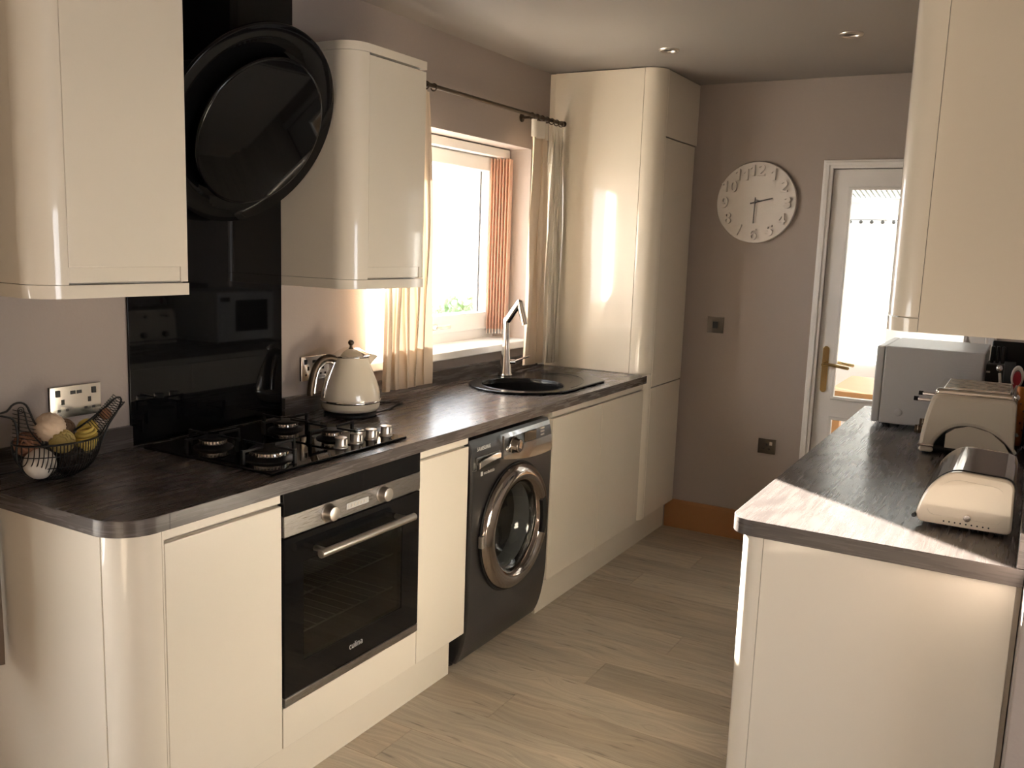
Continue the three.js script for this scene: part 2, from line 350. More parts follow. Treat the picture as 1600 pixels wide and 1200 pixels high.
// worktop with a rounded near corner and the cut-out for the sink
const sinkOutline = (g) => {           // g shrinks the outline; round bowl end towards the camera, drainer tapering away
  const s = new THREE.Shape(); const cx = 0.31, cd = 1.745, r = 0.235 - g;
  s.moveTo(0.545 - g, 1.76);
  s.lineTo(0.545 - g, 2.085 + 0 * g);
  s.quadraticCurveTo(0.545 - g, 2.13 - g, 0.505 - g, 2.16 - g);
  s.bezierCurveTo(0.40 - 0.3 * g, 2.27 - g, 0.22 + g, 2.31 - g, 0.14 + g, 2.14 - g * 0.5);
  s.bezierCurveTo(0.09 + g, 2.03, 0.075 + g, 1.9, 0.075 + g, 1.76);
  const n = 26; for (let k = 1; k <= n; k++) { const a = Math.PI + (k / n) * Math.PI; s.lineTo(cx + r * Math.cos(a), 1.76 + (r + 0.015) * Math.sin(a)); }
  return s;
};
{
  const o = thing('worktop', 'dark wood-effect worktop along the window wall holding the hob and sink', 'worktop', [0.3, WB, 1]);
  const s = new THREE.Shape(), r = 0.095, a0 = -0.482;
  s.moveTo(0.001, a0); s.lineTo(WFRONT - r, a0); s.absarc(WFRONT - r, a0 + r, r, -Math.PI / 2, 0); s.lineTo(WFRONT, 2.468); s.lineTo(0.001, 2.468); s.closePath();
  const hole = new THREE.Path(); const pts = sinkOutline(0.012).getPoints(20); hole.setFromPoints(pts); s.holes.push(hole);
  part(o, 'slab', exY(s, WB, WT, 0.0015, 16), M.worktop);
  part(o, 'edge_joint', box(WFRONT - 0.001, WFRONT + 0.0004, WB + 0.001, WT - 0.001, -0.357, -0.3555), M.black);
  solo('upstand', 'short dark upstand on the wall behind the wire bird basket', 'upstand', rbox(0.001, 0.02, WT + 0.0003, 0.973, a0 + 0.002, -0.003, 0.0015), M.worktop, [0.01, WT, -0.24]);
  solo('upstand', 'long dark upstand on the wall below the sink window', 'upstand', rbox(0.001, 0.02, WT + 0.0003, 0.973, 0.603, 2.468, 0.0015), M.worktop, [0.01, WT, 1.5]);
}
{
  const o = thing('sink', 'black round-bowl inset sink with drainer', 'sink', [0.31, WT, 1.9]);
  const rim = sinkOutline(0), bc = [0.315, 1.745], rb = 0.178;
  const h = new THREE.Path(); h.absarc(bc[0], bc[1], rb, 0, 2 * Math.PI, true); rim.holes.push(h);
  part(o, 'rim', exY(rim, WT - 0.0, WT + 0.011, 0.005, 30), M.blackGranite);
  part(o, 'bowl', lathe([[0.022, -0.165], [0.12, -0.163], [0.15, -0.15], [0.165, -0.12], [rb - 0.004, -0.01], [rb + 0.002, 0.008], [rb + 0.008, 0.009], [rb + 0.004, 0.0], [0.17, -0.12], [0.155, -0.158], [0.12, -0.172], [0.022, -0.174]], bc[0], WT, bc[1]), M.blackGranite);
  part(o, 'waste', lathe([[0, -0.164], [0.03, -0.164], [0.036, -0.161], [0.03, -0.172], [0, -0.172]], bc[0], WT, bc[1], 24), M.chrome);
  const ridge = []; for (let k = 0; k <= 20; k++) { const a = -0.35 + (k / 20) * (Math.PI * 0.78); ridge.push([bc[0] + 0.225 * Math.cos(a) * 0.92, WT + 0.009, 1.80 + 0.40 * Math.sin(a) * 0.9]); }
  part(o, 'drainer_ridge', tube(ridge.filter((p) => p[2] > 1.78), 0.004, 40, 6), M.blackGranite);
  const r2 = ridge.filter((p) => p[2] > 1.93).map(([x, y, d]) => [0.31 + (x - 0.31) * 0.72, y, 1.93 + (d - 1.93) * 0.8]);
  part(o, 'drainer_ridge', tube(r2, 0.003, 30, 6), M.blackGranite);
  const ring = []; for (let k = 0; k < 40; k++) { const a = k / 40 * 2 * Math.PI; ring.push([bc[0] + 0.184 * Math.cos(a), WT + 0.009, bc[1] + 0.184 * Math.sin(a)]); }
  part(o, 'bowl_lip', tube(ring, 0.0035, 80, 6, true), M.blackGranite);
}
{
  const o = thing('mixer_tap', 'chrome angular kitchen tap standing behind the sink bowl', 'tap', [0.115, WT + 0.011, 1.93]);
  const b = [0.115, WT + 0.011, 1.93];
  part(o, 'body', lathe([[0.0, 0], [0.034, 0], [0.034, 0.004], [0.03, 0.012], [0.021, 0.09], [0.0165, 0.15], [0.0162, 0.255], [0, 0.255]], ...b, 28), M.chrome);
  part(o, 'spout', [bar([0.115, 1.172, 1.93], [0.172, 1.262, 1.945], 0.0165, 16), ball(0.115, 1.174, 1.93, 0.0166, 18, 12), ball(0.172, 1.262, 1.945, 0.0166, 18, 12), bar([0.172, 1.262, 1.945], [0.198, 1.162, 1.952], 0.0165, 16)], M.chrome);
  const l = part(o, 'lever', [bar([0.115, 0.985, 1.93], [0.15, 0.985, 1.958], 0.011, 14), bar([0.145, 0.985, 1.955], [0.2, 1.012, 2.005], 0.0045, 10)], M.chrome);
}

// ---------------------------------------------------------------- oven
{
  const o = thing('oven', 'black glass built-in oven with steel control strip and bar handle', 'oven', [0.5, 0.277, 0.3]);
  const F = 0.6;
  part(o, 'casing', [box(0.05, 0.575, 0.277, 0.293, 0.008, 0.592), box(0.05, 0.575, 0.70, 0.865, 0.008, 0.592), box(0.05, 0.575, 0.277, 0.70, 0.008, 0.05), box(0.05, 0.575, 0.277, 0.70, 0.535, 0.592), box(0.05, 0.12, 0.277, 0.70, 0.05, 0.535)], M.ovenInside);
  part(o, 'top_fascia', rbox(F - 0.02, F, 0.8085, WB - 0.002, 0.003, 0.597, 0.001), M.blackGlass);
  const cs = part(o, 'control_strip', rbox(F - 0.02, F + 0.001, 0.751, 0.808, 0.003, 0.597, 0.0015), M.steel);
  for (const d of [0.168, 0.405]) {
    const k = part(o, 'knob', latheX([[0.026, 0], [0.026, 0.003], [0.0205, 0.004], [0.0205, 0.024], [0.0185, 0.0275], [0.0, 0.0275]], F + 0.001, 0.781, d, 32), M.satin, 'brushed steel control knob');
  }
  part(o, 'display', box(F + 0.0012, F + 0.0022, 0.7695, 0.7865, 0.245, 0.342), M.print, 'pale grey clock display');
  part(o, 'display_ticks', Array.from({ length: 6 }, (_, k) => box(F + 0.0022, F + 0.0026, 0.774, 0.782, 0.252 + k * 0.014, 0.258 + k * 0.014)), M.satin);
  // door with a window
  const dr = rect(0.003, 0.597, 0.305, 0.746); rectHole(dr, 0.075, 0.51, 0.388, 0.668);
  const door = part(o, 'oven_door', exX(dr, F - 0.02, F + 0.0, 0.0015), M.blackGlass);
  part(door, 'door_window', box(F - 0.006, F - 0.002, 0.384, 0.672, 0.071, 0.514), M.smoked);
  part(door, 'handle', [cylX(F, F + 0.048, 0.694, 0.118, 0.008, 14), cylX(F, F + 0.048, 0.694, 0.474, 0.008, 14), bar([F + 0.048, 0.694, 0.088], [F + 0.048, 0.694, 0.504], 0.0115, 20)], M.satin, 'brushed steel bar handle');
  part(door, 'lettering', textX('culina', 0.0165, 0.0008, F + 0.0002, 0.352, 0.292), M.print, 'small maker name in pale letters');
  part(o, 'bottom_trim', rbox(F - 0.02, F + 0.001, 0.2785, 0.303, 0.003, 0.597, 0.0015), M.steel);
  for (const y of [0.435, 0.545]) {
    const wires = [bar([0.545, y, 0.052], [0.545, y, 0.533], 0.003, 6), bar([0.14, y, 0.052], [0.14, y, 0.533], 0.003, 6)];
    for (let k = 0; k < 12; k++) wires.push(bar([0.14, y, 0.07 + k * 0.04], [0.545, y, 0.07 + k * 0.04], 0.0015, 5));
    part(o, 'rack', wires, M.satin);
  }
}

// ---------------------------------------------------------------- washing machine
{
  const o = thing('washing_machine', 'graphite front-loading washing machine with chrome door ring', 'washing machine', [0.32, 0, 1.197]);
  const d0 = 0.9, d1 = 1.494, yc = 0.478, dc = 1.2;
  const s = new THREE.Shape(); s.moveTo(0.08, 0.022); s.lineTo(0.548, 0.022); s.bezierCurveTo(0.575, 0.06, 0.592, 0.14, 0.597, 0.24); s.lineTo(0.602, 0.70); s.bezierCurveTo(0.602, 0.79, 0.596, 0.82, 0.578, 0.848); s.lineTo(0.08, 0.848); s.closePath();
  const body = new Brush(exD(s, d0, d1, 0.008, 14)); const hole = new Brush(cylX(0.28, 0.7, yc, dc, 0.178, 40)); body.updateMatrixWorld(); hole.updateMatrixWorld();
  const ev = new Evaluator(); ev.attributes = ['position', 'normal', 'uv'];
  const cut = ev.evaluate(body, hole, SUBTRACTION).geometry.toNonIndexed(); cut.clearGroups();
  part(o, 'body', cut, M.graphite);
  const door = part(o, 'door_ring', latheX([[0.238, 0.0], [0.240, 0.012], [0.233, 0.026], [0.215, 0.036], [0.195, 0.0385], [0.18, 0.034], [0.169, 0.022], [0.165, 0.005], [0.164, -0.02]], 0.599, yc, dc, 72), M.darkChrome, 'dark chrome porthole ring');
  part(door, 'glass', latheX([[0.165, 0.006], [0.15, 0.0], [0.135, -0.02], [0.12, -0.05], [0.09, -0.07], [0.0, -0.078]], 0.599, yc, dc, 48), M.tintDoor);
  part(door, 'handle_grip', exX((() => { const q = new THREE.Shape(), n = 12; for (let k = 0; k <= n; k++) { const a = -0.38 + 0.76 * k / n; const p = [dc + 0.206 * Math.cos(a), yc + 0.206 * Math.sin(a)]; k ? q.lineTo(...p) : q.moveTo(...p); } for (let k = n; k >= 0; k--) { const a = -0.38 + 0.76 * k / n; q.lineTo(dc + 0.172 * Math.cos(a), yc + 0.172 * Math.sin(a)); } q.closePath(); return q; })(), 0.612, 0.6385, 0.002), M.black, 'black recessed door grip');
  part(door, 'door_seal', latheX([[0.243, 0.001], [0.247, 0.008], [0.243, 0.013], [0.238, 0.006]], 0.598, yc, dc, 64), M.black);
  part(door, 'hinge', rbox(0.604, 0.622, yc - 0.022, yc + 0.022, dc - 0.252, dc - 0.235, 0.003), M.satin);
  part(o, 'gasket', latheX([[0.178, -0.01], [0.168, -0.02], [0.16, -0.06], [0.165, -0.09]], 0.599, yc, dc, 48), M.gasket);
  const drumParts = [latheX([[0.165, -0.085], [0.2, -0.09], [0.2, -0.29], [0, -0.3]], 0.599, yc, dc, 48)];
  for (let k = 0; k < 3; k++) { const a = 0.6 + k * 2.094; drumParts.push(bar([0.5, yc + 0.185 * Math.sin(a), dc + 0.185 * Math.cos(a)], [0.32, yc + 0.185 * Math.sin(a), dc + 0.185 * Math.cos(a)], 0.022, 10)); }
  part(o, 'drum', drumParts, M.drum);
  // fascia
  const fx = 0.6015;
  const fs = new THREE.Shape(); fs.moveTo(1.108, 0.842); fs.lineTo(1.485, 0.842); fs.lineTo(1.487, 0.735); fs.bezierCurveTo(1.42, 0.716, 1.32, 0.712, 1.25, 0.722); fs.bezierCurveTo(1.2, 0.73, 1.16, 0.746, 1.118, 0.752); fs.closePath();
  const bend = (g) => { const p = g.attributes.position; for (let i = 0; i < p.count; i++) { const y = p.getY(i), t = Math.max(0, (y - 0.735) / 0.11); p.setX(i, p.getX(i) - 0.018 * t * t); } g.computeVertexNormals(); return g; };
  const fine = (shape, x0, x1) => bend(exX(shape, x0, x1, 0.001, 12));
  // cut into strips so that the panel can follow the rounded top
  for (const [nm, mat] of [['control_panel', M.graphiteGloss]]) {
    const cols = 40, rows = 8;
    part(o, nm, grid(cols, rows, (u, v) => {
      const d = 1.108 + u * 0.379, low = 0.752 - 0.036 * Math.sin(Math.PI * Math.min(1, u * 0.62 + 0.02)) - 0.0 * u, y = low + v * (0.838 - low), t = Math.max(0, (y - 0.70) / 0.14);
      return [0.6045 - 0.0185 * Math.pow(t, 2.2), y, d];
    }), mat);
  }
  const kn = part(o, 'programme_knob', latheX([[0.034, 0], [0.034, 0.004], [0.027, 0.006], [0.025, 0.026], [0.021, 0.029], [0, 0.029]], 0.597, 0.787, 1.192, 32), M.darkChrome);
  part(o, 'power_button', latheX([[0.011, 0], [0.011, 0.006], [0, 0.008]], 0.597, 0.782, 1.143, 20), M.chrome);
  part(o, 'display', rbox(0.594, 0.5985, 0.772, 0.822, 1.27, 1.365, 0.001), M.blackGlass, 'dark display window');
  part(o, 'button', Array.from({ length: 4 }, (_, k) => rbox(0.592, 0.598, 0.762, 0.77, 1.275 + k * 0.024, 1.29 + k * 0.024, 0.001)), M.satin);
  part(o, 'button', Array.from({ length: 4 }, (_, k) => rbox(0.590, 0.598, 0.775 + k * 0.013, 0.782 + k * 0.013, 1.40, 1.43, 0.001)), M.satin);
  const drw = part(o, 'detergent_drawer', rbox(0.590, 0.604, 0.742, 0.79, 0.925, 1.085, 0.004), M.graphiteGloss);
  part(drw, 'drawer_grip', exX((() => { const q = new THREE.Shape(); q.moveTo(0.935, 0.748); q.lineTo(0.935, 0.770); q.bezierCurveTo(0.97, 0.785, 1.04, 0.79, 1.078, 0.783); q.lineTo(1.078, 0.764); q.bezierCurveTo(1.03, 0.762, 0.98, 0.758, 0.935, 0.748); q.closePath(); return q; })(), 0.603, 0.613, 0.003), M.chrome, 'polished grip of the detergent drawer');
  part(o, 'drawer_recess', box(0.6, 0.6047, 0.7425, 0.764, 0.93, 1.08), M.black);
  part(o, 'panel_line', box(0.598, 0.6052, 0.7445, 0.7455, 0.905, 0.925), M.satin); part(o, 'panel_line', box(0.596, 0.605, 0.752, 0.836, 1.1055, 1.107), M.satin);
  part(o, 'lettering', textX('SAMSUNG', 0.0135, 0.001, 0.5985, 0.817, 0.977, fontBold), M.print, 'maker name in pale capitals');
  part(o, 'lettering', textX('eco bubble', 0.0105, 0.001, 0.6025, 0.7255, 1.012), M.print, 'small pale lettering under the drawer');
  part(o, 'emblem', [box(0.6022, 0.6034, 0.718, 0.733, 0.955, 0.968)], M.print);
  for (const [x, d] of [[0.5, 0.93], [0.5, 1.465], [0.14, 0.93], [0.14, 1.465]]) part(o, 'foot', cylY(x, d, 0, 0.024, 0.018, 14), M.rubber);
}

// ---------------------------------------------------------------- tall cabinet at the far end
{
  const o = thing('tall_cabinet', 'tall cream gloss cabinet with rounded corner reaching the ceiling', 'cabinet', [0.3, 0, 2.75]);
  const top = H - 0.004;
  part(o, 'carcass', [box(0.02, 0.52, 0.157, top, 2.492, 3.012), box(0.52, 0.578, 0.157, top, 2.56, 2.985)], M.cream);
  part(o, 'end_panel', rbox(0.035, 0.509, WT + 0.001, top, 2.4705, 2.49, 0.0015), M.cream);
  part(o, 'wall_filler', rbox(0.001, 0.032, WT + 0.064, top, 2.480, 2.50, 0.0015), M.cream);
  part(o, 'curved_post', smoothPost(0.511, 2.558, 0.0875, 1, -1, WT + 0.001, top), M.cream);
  part(o, 'corner_post', smoothPost(0.511, 2.558, 0.085, 1, -1, 0.157, WT - 0.0005), M.cream);
  part(o, 'door', rbox(0.580, 0.599, YT + 0.004, 2.058, 2.56, 2.985, 0.002), M.cream);
  part(o, 'door', rbox(0.580, 0.599, 2.064, top, 2.56, 3.012, 0.002), M.cream, 'upper door');
  part(o, 'door', rbox(0.578, 0.597, YB, YT - 0.002, 2.56, 2.985, 0.002), M.cream, 'lower door');
}

// ---------------------------------------------------------------- wall cabinets
function wallCabinet(o, { d0, d1, x1, y0, y1, r, sideD, mirror }) {
  const dn = d0 + r;                                      // the door begins where the curve ends
  part(o, 'carcass', [box(0.001, x1 - r, y0 + 0.0315, y1 - 0.0275, d0 + 0.0045, d1 - 0.001), box(x1 - r, x1 - 0.022, y0 + 0.0315, y1 - 0.0275, dn, d1 - 0.001)], M.cream);
  part(o, 'side_panel', rbox(0.001, x1 - r, y0 + 0.032, y1 - 0.028, d0, d0 + 0.004, 0.001), M.cream);
  part(o, 'curved_post', smoothPost(x1 - r, dn, r, 1, -1, y0 + 0.032, y1 - 0.028), M.cream);
  part(o, 'door', [rbox(x1 - 0.019, x1, y0 + 0.072, y1 - 0.034, dn + 0.0015, d1 - 0.001, 0.002), rbox(x1 - 0.019, x1, y0 + 0.034, y0 + 0.074, d1 - 0.024, d1 - 0.001, 0.002)], M.cream);
  part(o, 'handle_scoop', rbox(x1 - 0.019, x1 - 0.004, y0 + 0.036, y0 + 0.076, dn + 0.002, d1 - 0.022, 0.002), M.cream);
  const railShape = (() => { const s = new THREE.Shape(); s.moveTo(0.002, d0); s.lineTo(x1 - r, d0); const n = 14; for (let k = 1; k <= n; k++) { const a = -Math.PI / 2 + (k / n) * Math.PI / 2; s.lineTo(x1 - r + (r + 0.001) * Math.cos(a), dn + (r + 0.001) * Math.sin(a)); } s.lineTo(x1 + 0.001, d1); s.lineTo(0.002, d1); s.closePath(); return s; })();
  part(o, 'bottom_rail', creased(strip(exY(railShape, y0, y0 + 0.031, 0.001))), M.cream);
  part(o, 'top_rail', creased(strip(exY(railShape, y1 - 0.027, y1, 0.001))), M.cream);
}
function strip(g) { const q = g.index ? g.toNonIndexed() : g; q.deleteAttribute('normal'); q.deleteAttribute('uv'); return q; }
{
  const a = thing('wall_cabinet', 'cream gloss wall cabinet on the near side of the round hood', 'cabinet', [0.16, 1.366, -0.25]);
  wallCabinet(a, { d0: -0.449, d1: -0.041, x1: 0.311, y0: 1.366, y1: 2.137, r: 0.072 });
  const b = thing('wall_cabinet', 'cream gloss wall cabinet between the round hood and the window', 'cabinet', [0.16, 1.362, 0.8]);
  wallCabinet(b, { d0: 0.603, d1: 0.99, x1: 0.313, y0: 1.362, y1: 2.137, r: 0.078 });
}

// ---------------------------------------------------------------- splashback, hood, hob
solo('splashback', 'tall black glass splashback rising from the hob to the ceiling', 'splashback', rbox(0.001, 0.008, WT + 0.001, H - 0.003, 0.0, 0.6, 0.0015), M.blackGlass, [0.004, WT, 0.3]);
{
  const t = 0.478, c = [0.2, 1.833, 0.3];
  const o = thing('extractor_hood', 'round black glass extractor hood leaning out above the hob', 'hood', [0.1, 1.55, 0.3]);
  // local disc: axis +y turned to face out and down
  const place = (g, off) => { const n = new THREE.Vector3(Math.cos(t), -Math.sin(t), 0); return g.applyQuaternion(new THREE.Quaternion().setFromUnitVectors(new THREE.Vector3(0, 1, 0), n)).translate(c[0] + n.x * off, c[1] + n.y * off, -c[2]); };
  part(o, 'glass_disc', place(new THREE.LatheGeometry([[0, -0.02], [0.298, -0.02], [0.306, -0.014], [0.306, -0.004], [0.302, 0], [0.24, -0.003], [0.23, -0.012], [0, -0.012]].map(([a, b]) => new THREE.Vector2(a, b)), 96), 0), M.blackGlass);
  part(o, 'front_disc', place(new THREE.LatheGeometry([[0, 0], [0.219, 0], [0.2245, 0.003], [0.226, 0.008], [0.2235, 0.0125], [0.217, 0.014], [0, 0.014]].map(([a, b]) => new THREE.Vector2(a, b)), 96), 0.024), M.blackGlass);
  part(o, 'spacer', place(new THREE.CylinderGeometry(0.15, 0.15, 0.036, 40), 0.006), M.black);
  part(o, 'motor_housing', [exD(poly([[0.010, 1.61], [0.055, 1.61], [0.23, 1.95], [0.23, 2.0], [0.010, 2.0]]), 0.14, 0.46, 0.003)], M.black);
  part(o, 'chimney', rbox(0.010, 0.25, 1.999, H - 0.003, 0.195, 0.405, 0.003), M.blackGlass);
}
{
  const o = thing('gas_hob', 'black glass gas hob with four burners and front chrome knobs', 'hob', [0.31, WT, 0.29]);
  part(o, 'glass_plate', rbox(0.055, 0.558, WT + 0.0005, WT + 0.009, 0.002, 0.582, 0.003), M.blackGlass);
  const y = WT + 0.009;
  for (const [x, d, r] of [[0.215, 0.115, 0.036], [0.435, 0.115, 0.05], [0.2, 0.42, 0.036], [0.4, 0.41, 0.028]]) {
    const b = part(o, 'burner', lathe([[r + 0.02, 0], [r + 0.018, 0.004], [r + 0.004, 0.006], [r + 0.002, 0.012], [0, 0.012]], x, y, d, 40), M.black);
    const teeth = []; const n = Math.round(r * 700); for (let k = 0; k < n; k++) { const a = k / n * 2 * Math.PI; teeth.push(new THREE.BoxGeometry(0.005, 0.011, 0.0035).rotateY(-a).translate(x + r * Math.cos(a), y + 0.0175, -d + r * Math.sin(a))); }
    part(b, 'flame_ring', [lathe([[r - 0.002, 0.012], [r - 0.002, 0.023], [r - 0.006, 0.023]], x, y, d, 32), ...teeth], M.chrome);
    part(b, 'burner_cap', lathe([[r + 0.004, 0.023], [r + 0.005, 0.026], [r, 0.03], [0, 0.031]], x, y, d, 32), M.iron);
  }
  const supports = [[0.075, 0.31, 0.02, 0.30], [0.33, 0.535, 0.02, 0.225], [0.075, 0.3, 0.31, 0.53], [0.31, 0.465, 0.33, 0.50]];
  const mids = [[0.215, 0.115], [0.435, 0.115], [0.2, 0.42], [0.4, 0.41]];
  supports.forEach(([x0, x1, d0, d1], k) => {
    const [bx, bd] = mids[k], yy = y + 0.036, g = [];
    const X0 = bx - 0.1, X1 = bx + 0.095, D0 = bd - 0.1, D1 = bd + 0.1;
    for (const [sx, sd] of [[1, 0], [-1, 0], [0, 1], [0, -1]]) {
      const a = [bx + sx * 0.022, yy, bd + sd * 0.022], e = [bx + sx * 0.095, yy, bd + sd * 0.095];
      g.push(box(Math.min(a[0], e[0]) - (sx ? 0 : 0.0022), Math.max(a[0], e[0]) + (sx ? 0 : 0.0022), yy - 0.004, yy + 0.002, Math.min(a[2], e[2]) - (sd ? 0 : 0.0022), Math.max(a[2], e[2]) + (sd ? 0 : 0.0022)));
      g.push(box(e[0] - 0.004, e[0] + 0.004, y + 0.0005, yy + 0.003, e[2] - 0.004, e[2] + 0.004));
    }
    const q = 0.0; if (q) g.push(box(bx - q, bx + q, y + 0.003, y + 0.010, bd - q - 0.004, bd - q + 0.003), box(bx - q, bx + q, y + 0.003, y + 0.010, bd + q - 0.003, bd + q + 0.004), box(bx - q - 0.004, bx - q + 0.003, y + 0.003, y + 0.010, bd - q, bd + q), box(bx + q - 0.003, bx + q + 0.004, y + 0.003, y + 0.010, bd - q, bd + q));
    part(o, 'pan_support', g, M.iron);
  });
  for (const [x, d] of [[0.502, 0.335], [0.497, 0.41], [0.495, 0.482], [0.498, 0.55]]) {
    const k = part(o, 'knob', lathe([[0.021, 0], [0.021, 0.004], [0.0165, 0.006], [0.0155, 0.026], [0.018, 0.028], [0.0175, 0.031], [0, 0.032]], x, y, d, 30), M.satin, 'polished gas knob');
    part(k, 'knob_grip', rbox(x - 0.004, x + 0.023, y + 0.008, y + 0.027, d - 0.004, d + 0.004, 0.002), M.satin);
  }
}

// ---------------------------------------------------------------- window dressing
function curtain(o, { d0, d1, x, yTop, yBot, folds, amp, mat, lean = 0, bunch = 0.7, name = 'drape' }) {
  const n = folds * 14;
  const f = (off) => (u, v) => {
    const w = bunch + (1 - bunch) * Math.pow(1 - Math.abs(v * 2 - 1), 0.5) * 0.3 + (1 - bunch) * v;
    const mid = (d0 + d1) / 2, a = u * folds * 2 * Math.PI;
    const head = Math.max(0, 1 - v * 12), k = amp * (0.65 + 0.35 * v) * (1 - 0.5 * head);
    return [x + off + lean * v + k * Math.sin(a + 0.5 * Math.sin(v * 5 + u * 4)) + 0.006 * Math.sin(v * 9 + u * 11), yTop + (yBot - yTop) * v + 0.004 * Math.sin(a) * v, mid + (u - 0.5) * (d1 - d0) * w + 0.012 * Math.cos(a * 2) * (1 - head)];
  };
  return part(o, name, grid(n, 40, f(0)), mat);
}
{
  const o = thing('curtain', 'cream curtain hanging at the window between the wall cabinet and the kettle', 'curtain', [0.09, 0.94, 1.2], 'curtains at the sink window');
  curtain(o, { d0: 1.05, d1: 1.36, x: 0.085, yTop: 2.105, yBot: 0.945, folds: 5, amp: 0.022, mat: M.curtain, bunch: 0.86 });
  const p = thing('curtain', 'cream curtain hanging beside the tall cabinet behind the sink', 'curtain', [0.09, 0.93, 2.3], 'curtains at the sink window');
  const main = curtain(p, { d0: 2.115, d1: 2.30, x: 0.10, yTop: 2.10, yBot: 0.945, folds: 2, amp: 0.016, mat: M.curtain, bunch: 0.94 });
  curtain(p, { d0: 2.30, d1: 2.452, x: 0.105, yTop: 2.10, yBot: 0.935, folds: 4, amp: 0.024, mat: M.lining, bunch: 0.92, name: 'lining' });
  part(p, 'header_tape', grid(28, 4, (u, v) => [0.106 + 0.017 * Math.sin(u * 2 * 2 * Math.PI), 2.105 - v * 0.08, 2.112 + u * 0.17]), M.lining);
  const q = thing('curtain', 'dark beige curtain hem at the left edge of the picture beside the end panel', 'curtain', [0.1, 0.48, -0.65]);
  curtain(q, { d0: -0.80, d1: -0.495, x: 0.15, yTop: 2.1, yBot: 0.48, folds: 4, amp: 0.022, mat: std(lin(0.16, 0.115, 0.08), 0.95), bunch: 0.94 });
}
{
  const o = thing('curtain_pole', 'thin dark curtain pole above the sink window', 'curtain pole', [0.09, 2.12, 1.75]);
  part(o, 'pole', tube([[0.095, 2.125, 1.04], [0.095, 2.125, 1.5], [0.095, 2.125, 2.0], [0.098, 2.125, 2.455]], 0.009, 30, 10), M.bronze);
  for (const d of [1.04, 2.458]) part(o, 'finial', ball(0.096, 2.125, d, 0.014), M.bronze);
  for (const d of [1.07, 2.20]) part(o, 'bracket', [bar([0.001, 2.125, d], [0.095, 2.125, d], 0.006), bar([0.001, 2.125, d], [0.006, 2.125, d], 0.02, 16)], M.bronze);
  for (let k = 0; k < 7; k++) part(o, 'ring', new THREE.TorusGeometry(0.0135, 0.0028, 8, 20).translate(0.096, 2.121, -(2.13 + k * 0.05)), M.bronze);
  for (let k = 0; k < 6; k++) part(o, 'ring', new THREE.TorusGeometry(0.0135, 0.0028, 8, 20).translate(0.096, 2.121, -(1.09 + k * 0.05)), M.bronze);
}
{
  const o = thing('vertical_blind', 'peach vertical blind drawn to the far side of the sink window', 'blind', [-0.13, 1.075, 2.26]);
  part(o, 'headrail', rbox(-0.16, -0.115, 1.945, 1.985, 1.07, 2.30, 0.003), M.white);
  for (let k = 0; k < 7; k++) {
    const x = -0.172 + k * 0.0137, d = 2.236 + k * 0.006;
    const g = new THREE.BoxGeometry(0.062, 0.86, 0.0012).rotateY(1.809).translate(x, 1.51, -d);
    part(o, 'slat', g, M.blind);
    part(o, 'slat_weight', new THREE.BoxGeometry(0.058, 0.022, 0.003).rotateY(1.809).translate(x, 1.088, -d), M.white);
  }
}

// ---------------------------------------------------------------- sockets and switches
function plateX(name, label, d0, d1, y0, y1, twin) {
  const o = thing(name, label, 'socket', [0.005, y0, (d0 + d1) / 2], twin ? 'double sockets above the worktop' : undefined);
  part(o, 'back_box', rbox(0.001, 0.006, y0 + 0.001, y1 - 0.001, d0 + 0.001, d1 - 0.001, 0.001), M.black);
  part(o, 'face_plate', rbox(0.006, 0.0105, y0, y1, d0, d1, 0.002), M.chrome);
  const X = 0.0105, w = d1 - d0, h = y1 - y0, sw = [], hole = [], f = (a) => d0 + a * w, g = (b) => y0 + b * h;
  for (const c of [0.24, 0.76]) {
    const dir = c < 0.5 ? -1 : 1;
    part(o, 'rocker', rbox(X, X + 0.003, g(0.68), g(0.88), f(c + dir * 0.09) - 0.006, f(c + dir * 0.09) + 0.006, 0.001), M.black);
    hole.push(box(X, X + 0.0006, g(0.42), g(0.58), f(c) - 0.0045, f(c) + 0.0045), box(X, X + 0.0006, g(0.2), g(0.28), f(c) - 0.016, f(c) - 0.0075), box(X, X + 0.0006, g(0.2), g(0.28), f(c) + 0.0075, f(c) + 0.016));
  }
  for (const h of hole) part(o, 'pin_hole', h, M.black);
  for (const c of [0.44, 0.56]) part(o, 'charging_port', rbox(X, X + 0.001, g(0.72), g(0.83), f(c) - 0.0075, f(c) + 0.0075, 0.0005), M.black);
  return o;
}
plateX('double_socket', 'chrome double wall socket behind the wire bird basket', -0.244, -0.094, 1.025, 1.111, true);
plateX('double_socket', 'chrome double wall socket behind the kettle', 0.693, 0.838, 1.02, 1.107, true);
function plateD(name, label, x0, x1, y0, y1, kind) {
  const o = thing(name, label, kind === 'switch' ? 'switch' : 'socket', [(x0 + x1) / 2, y0, BACK - 0.005]);
  part(o, 'face_plate', rbox(x0, x1, y0, y1, BACK - 0.009, BACK - 0.0005, 0.002), M.nickel);
  const F = BACK - 0.009, cx = (x0 + x1) / 2, cy = (y0 + y1) / 2;
  if (kind === 'switch') part(o, 'rocker', rbox(cx - 0.014, cx + 0.014, cy - 0.018, cy + 0.018, F - 0.005, F, 0.002), M.black);
  else {
    part(o, 'rocker', rbox(cx + 0.014, cx + 0.028, cy + 0.008, cy + 0.026, F - 0.003, F, 0.001), M.satin);
    for (const h of [box(cx - 0.005, cx + 0.005, cy + 0.002, cy + 0.016, F - 0.0008, F), box(cx - 0.019, cx - 0.009, cy - 0.016, cy - 0.008, F - 0.0008, F), box(cx + 0.009, cx + 0.019, cy - 0.016, cy - 0.008, F - 0.0008, F)]) part(o, 'pin_hole', h, M.black);
  }
}
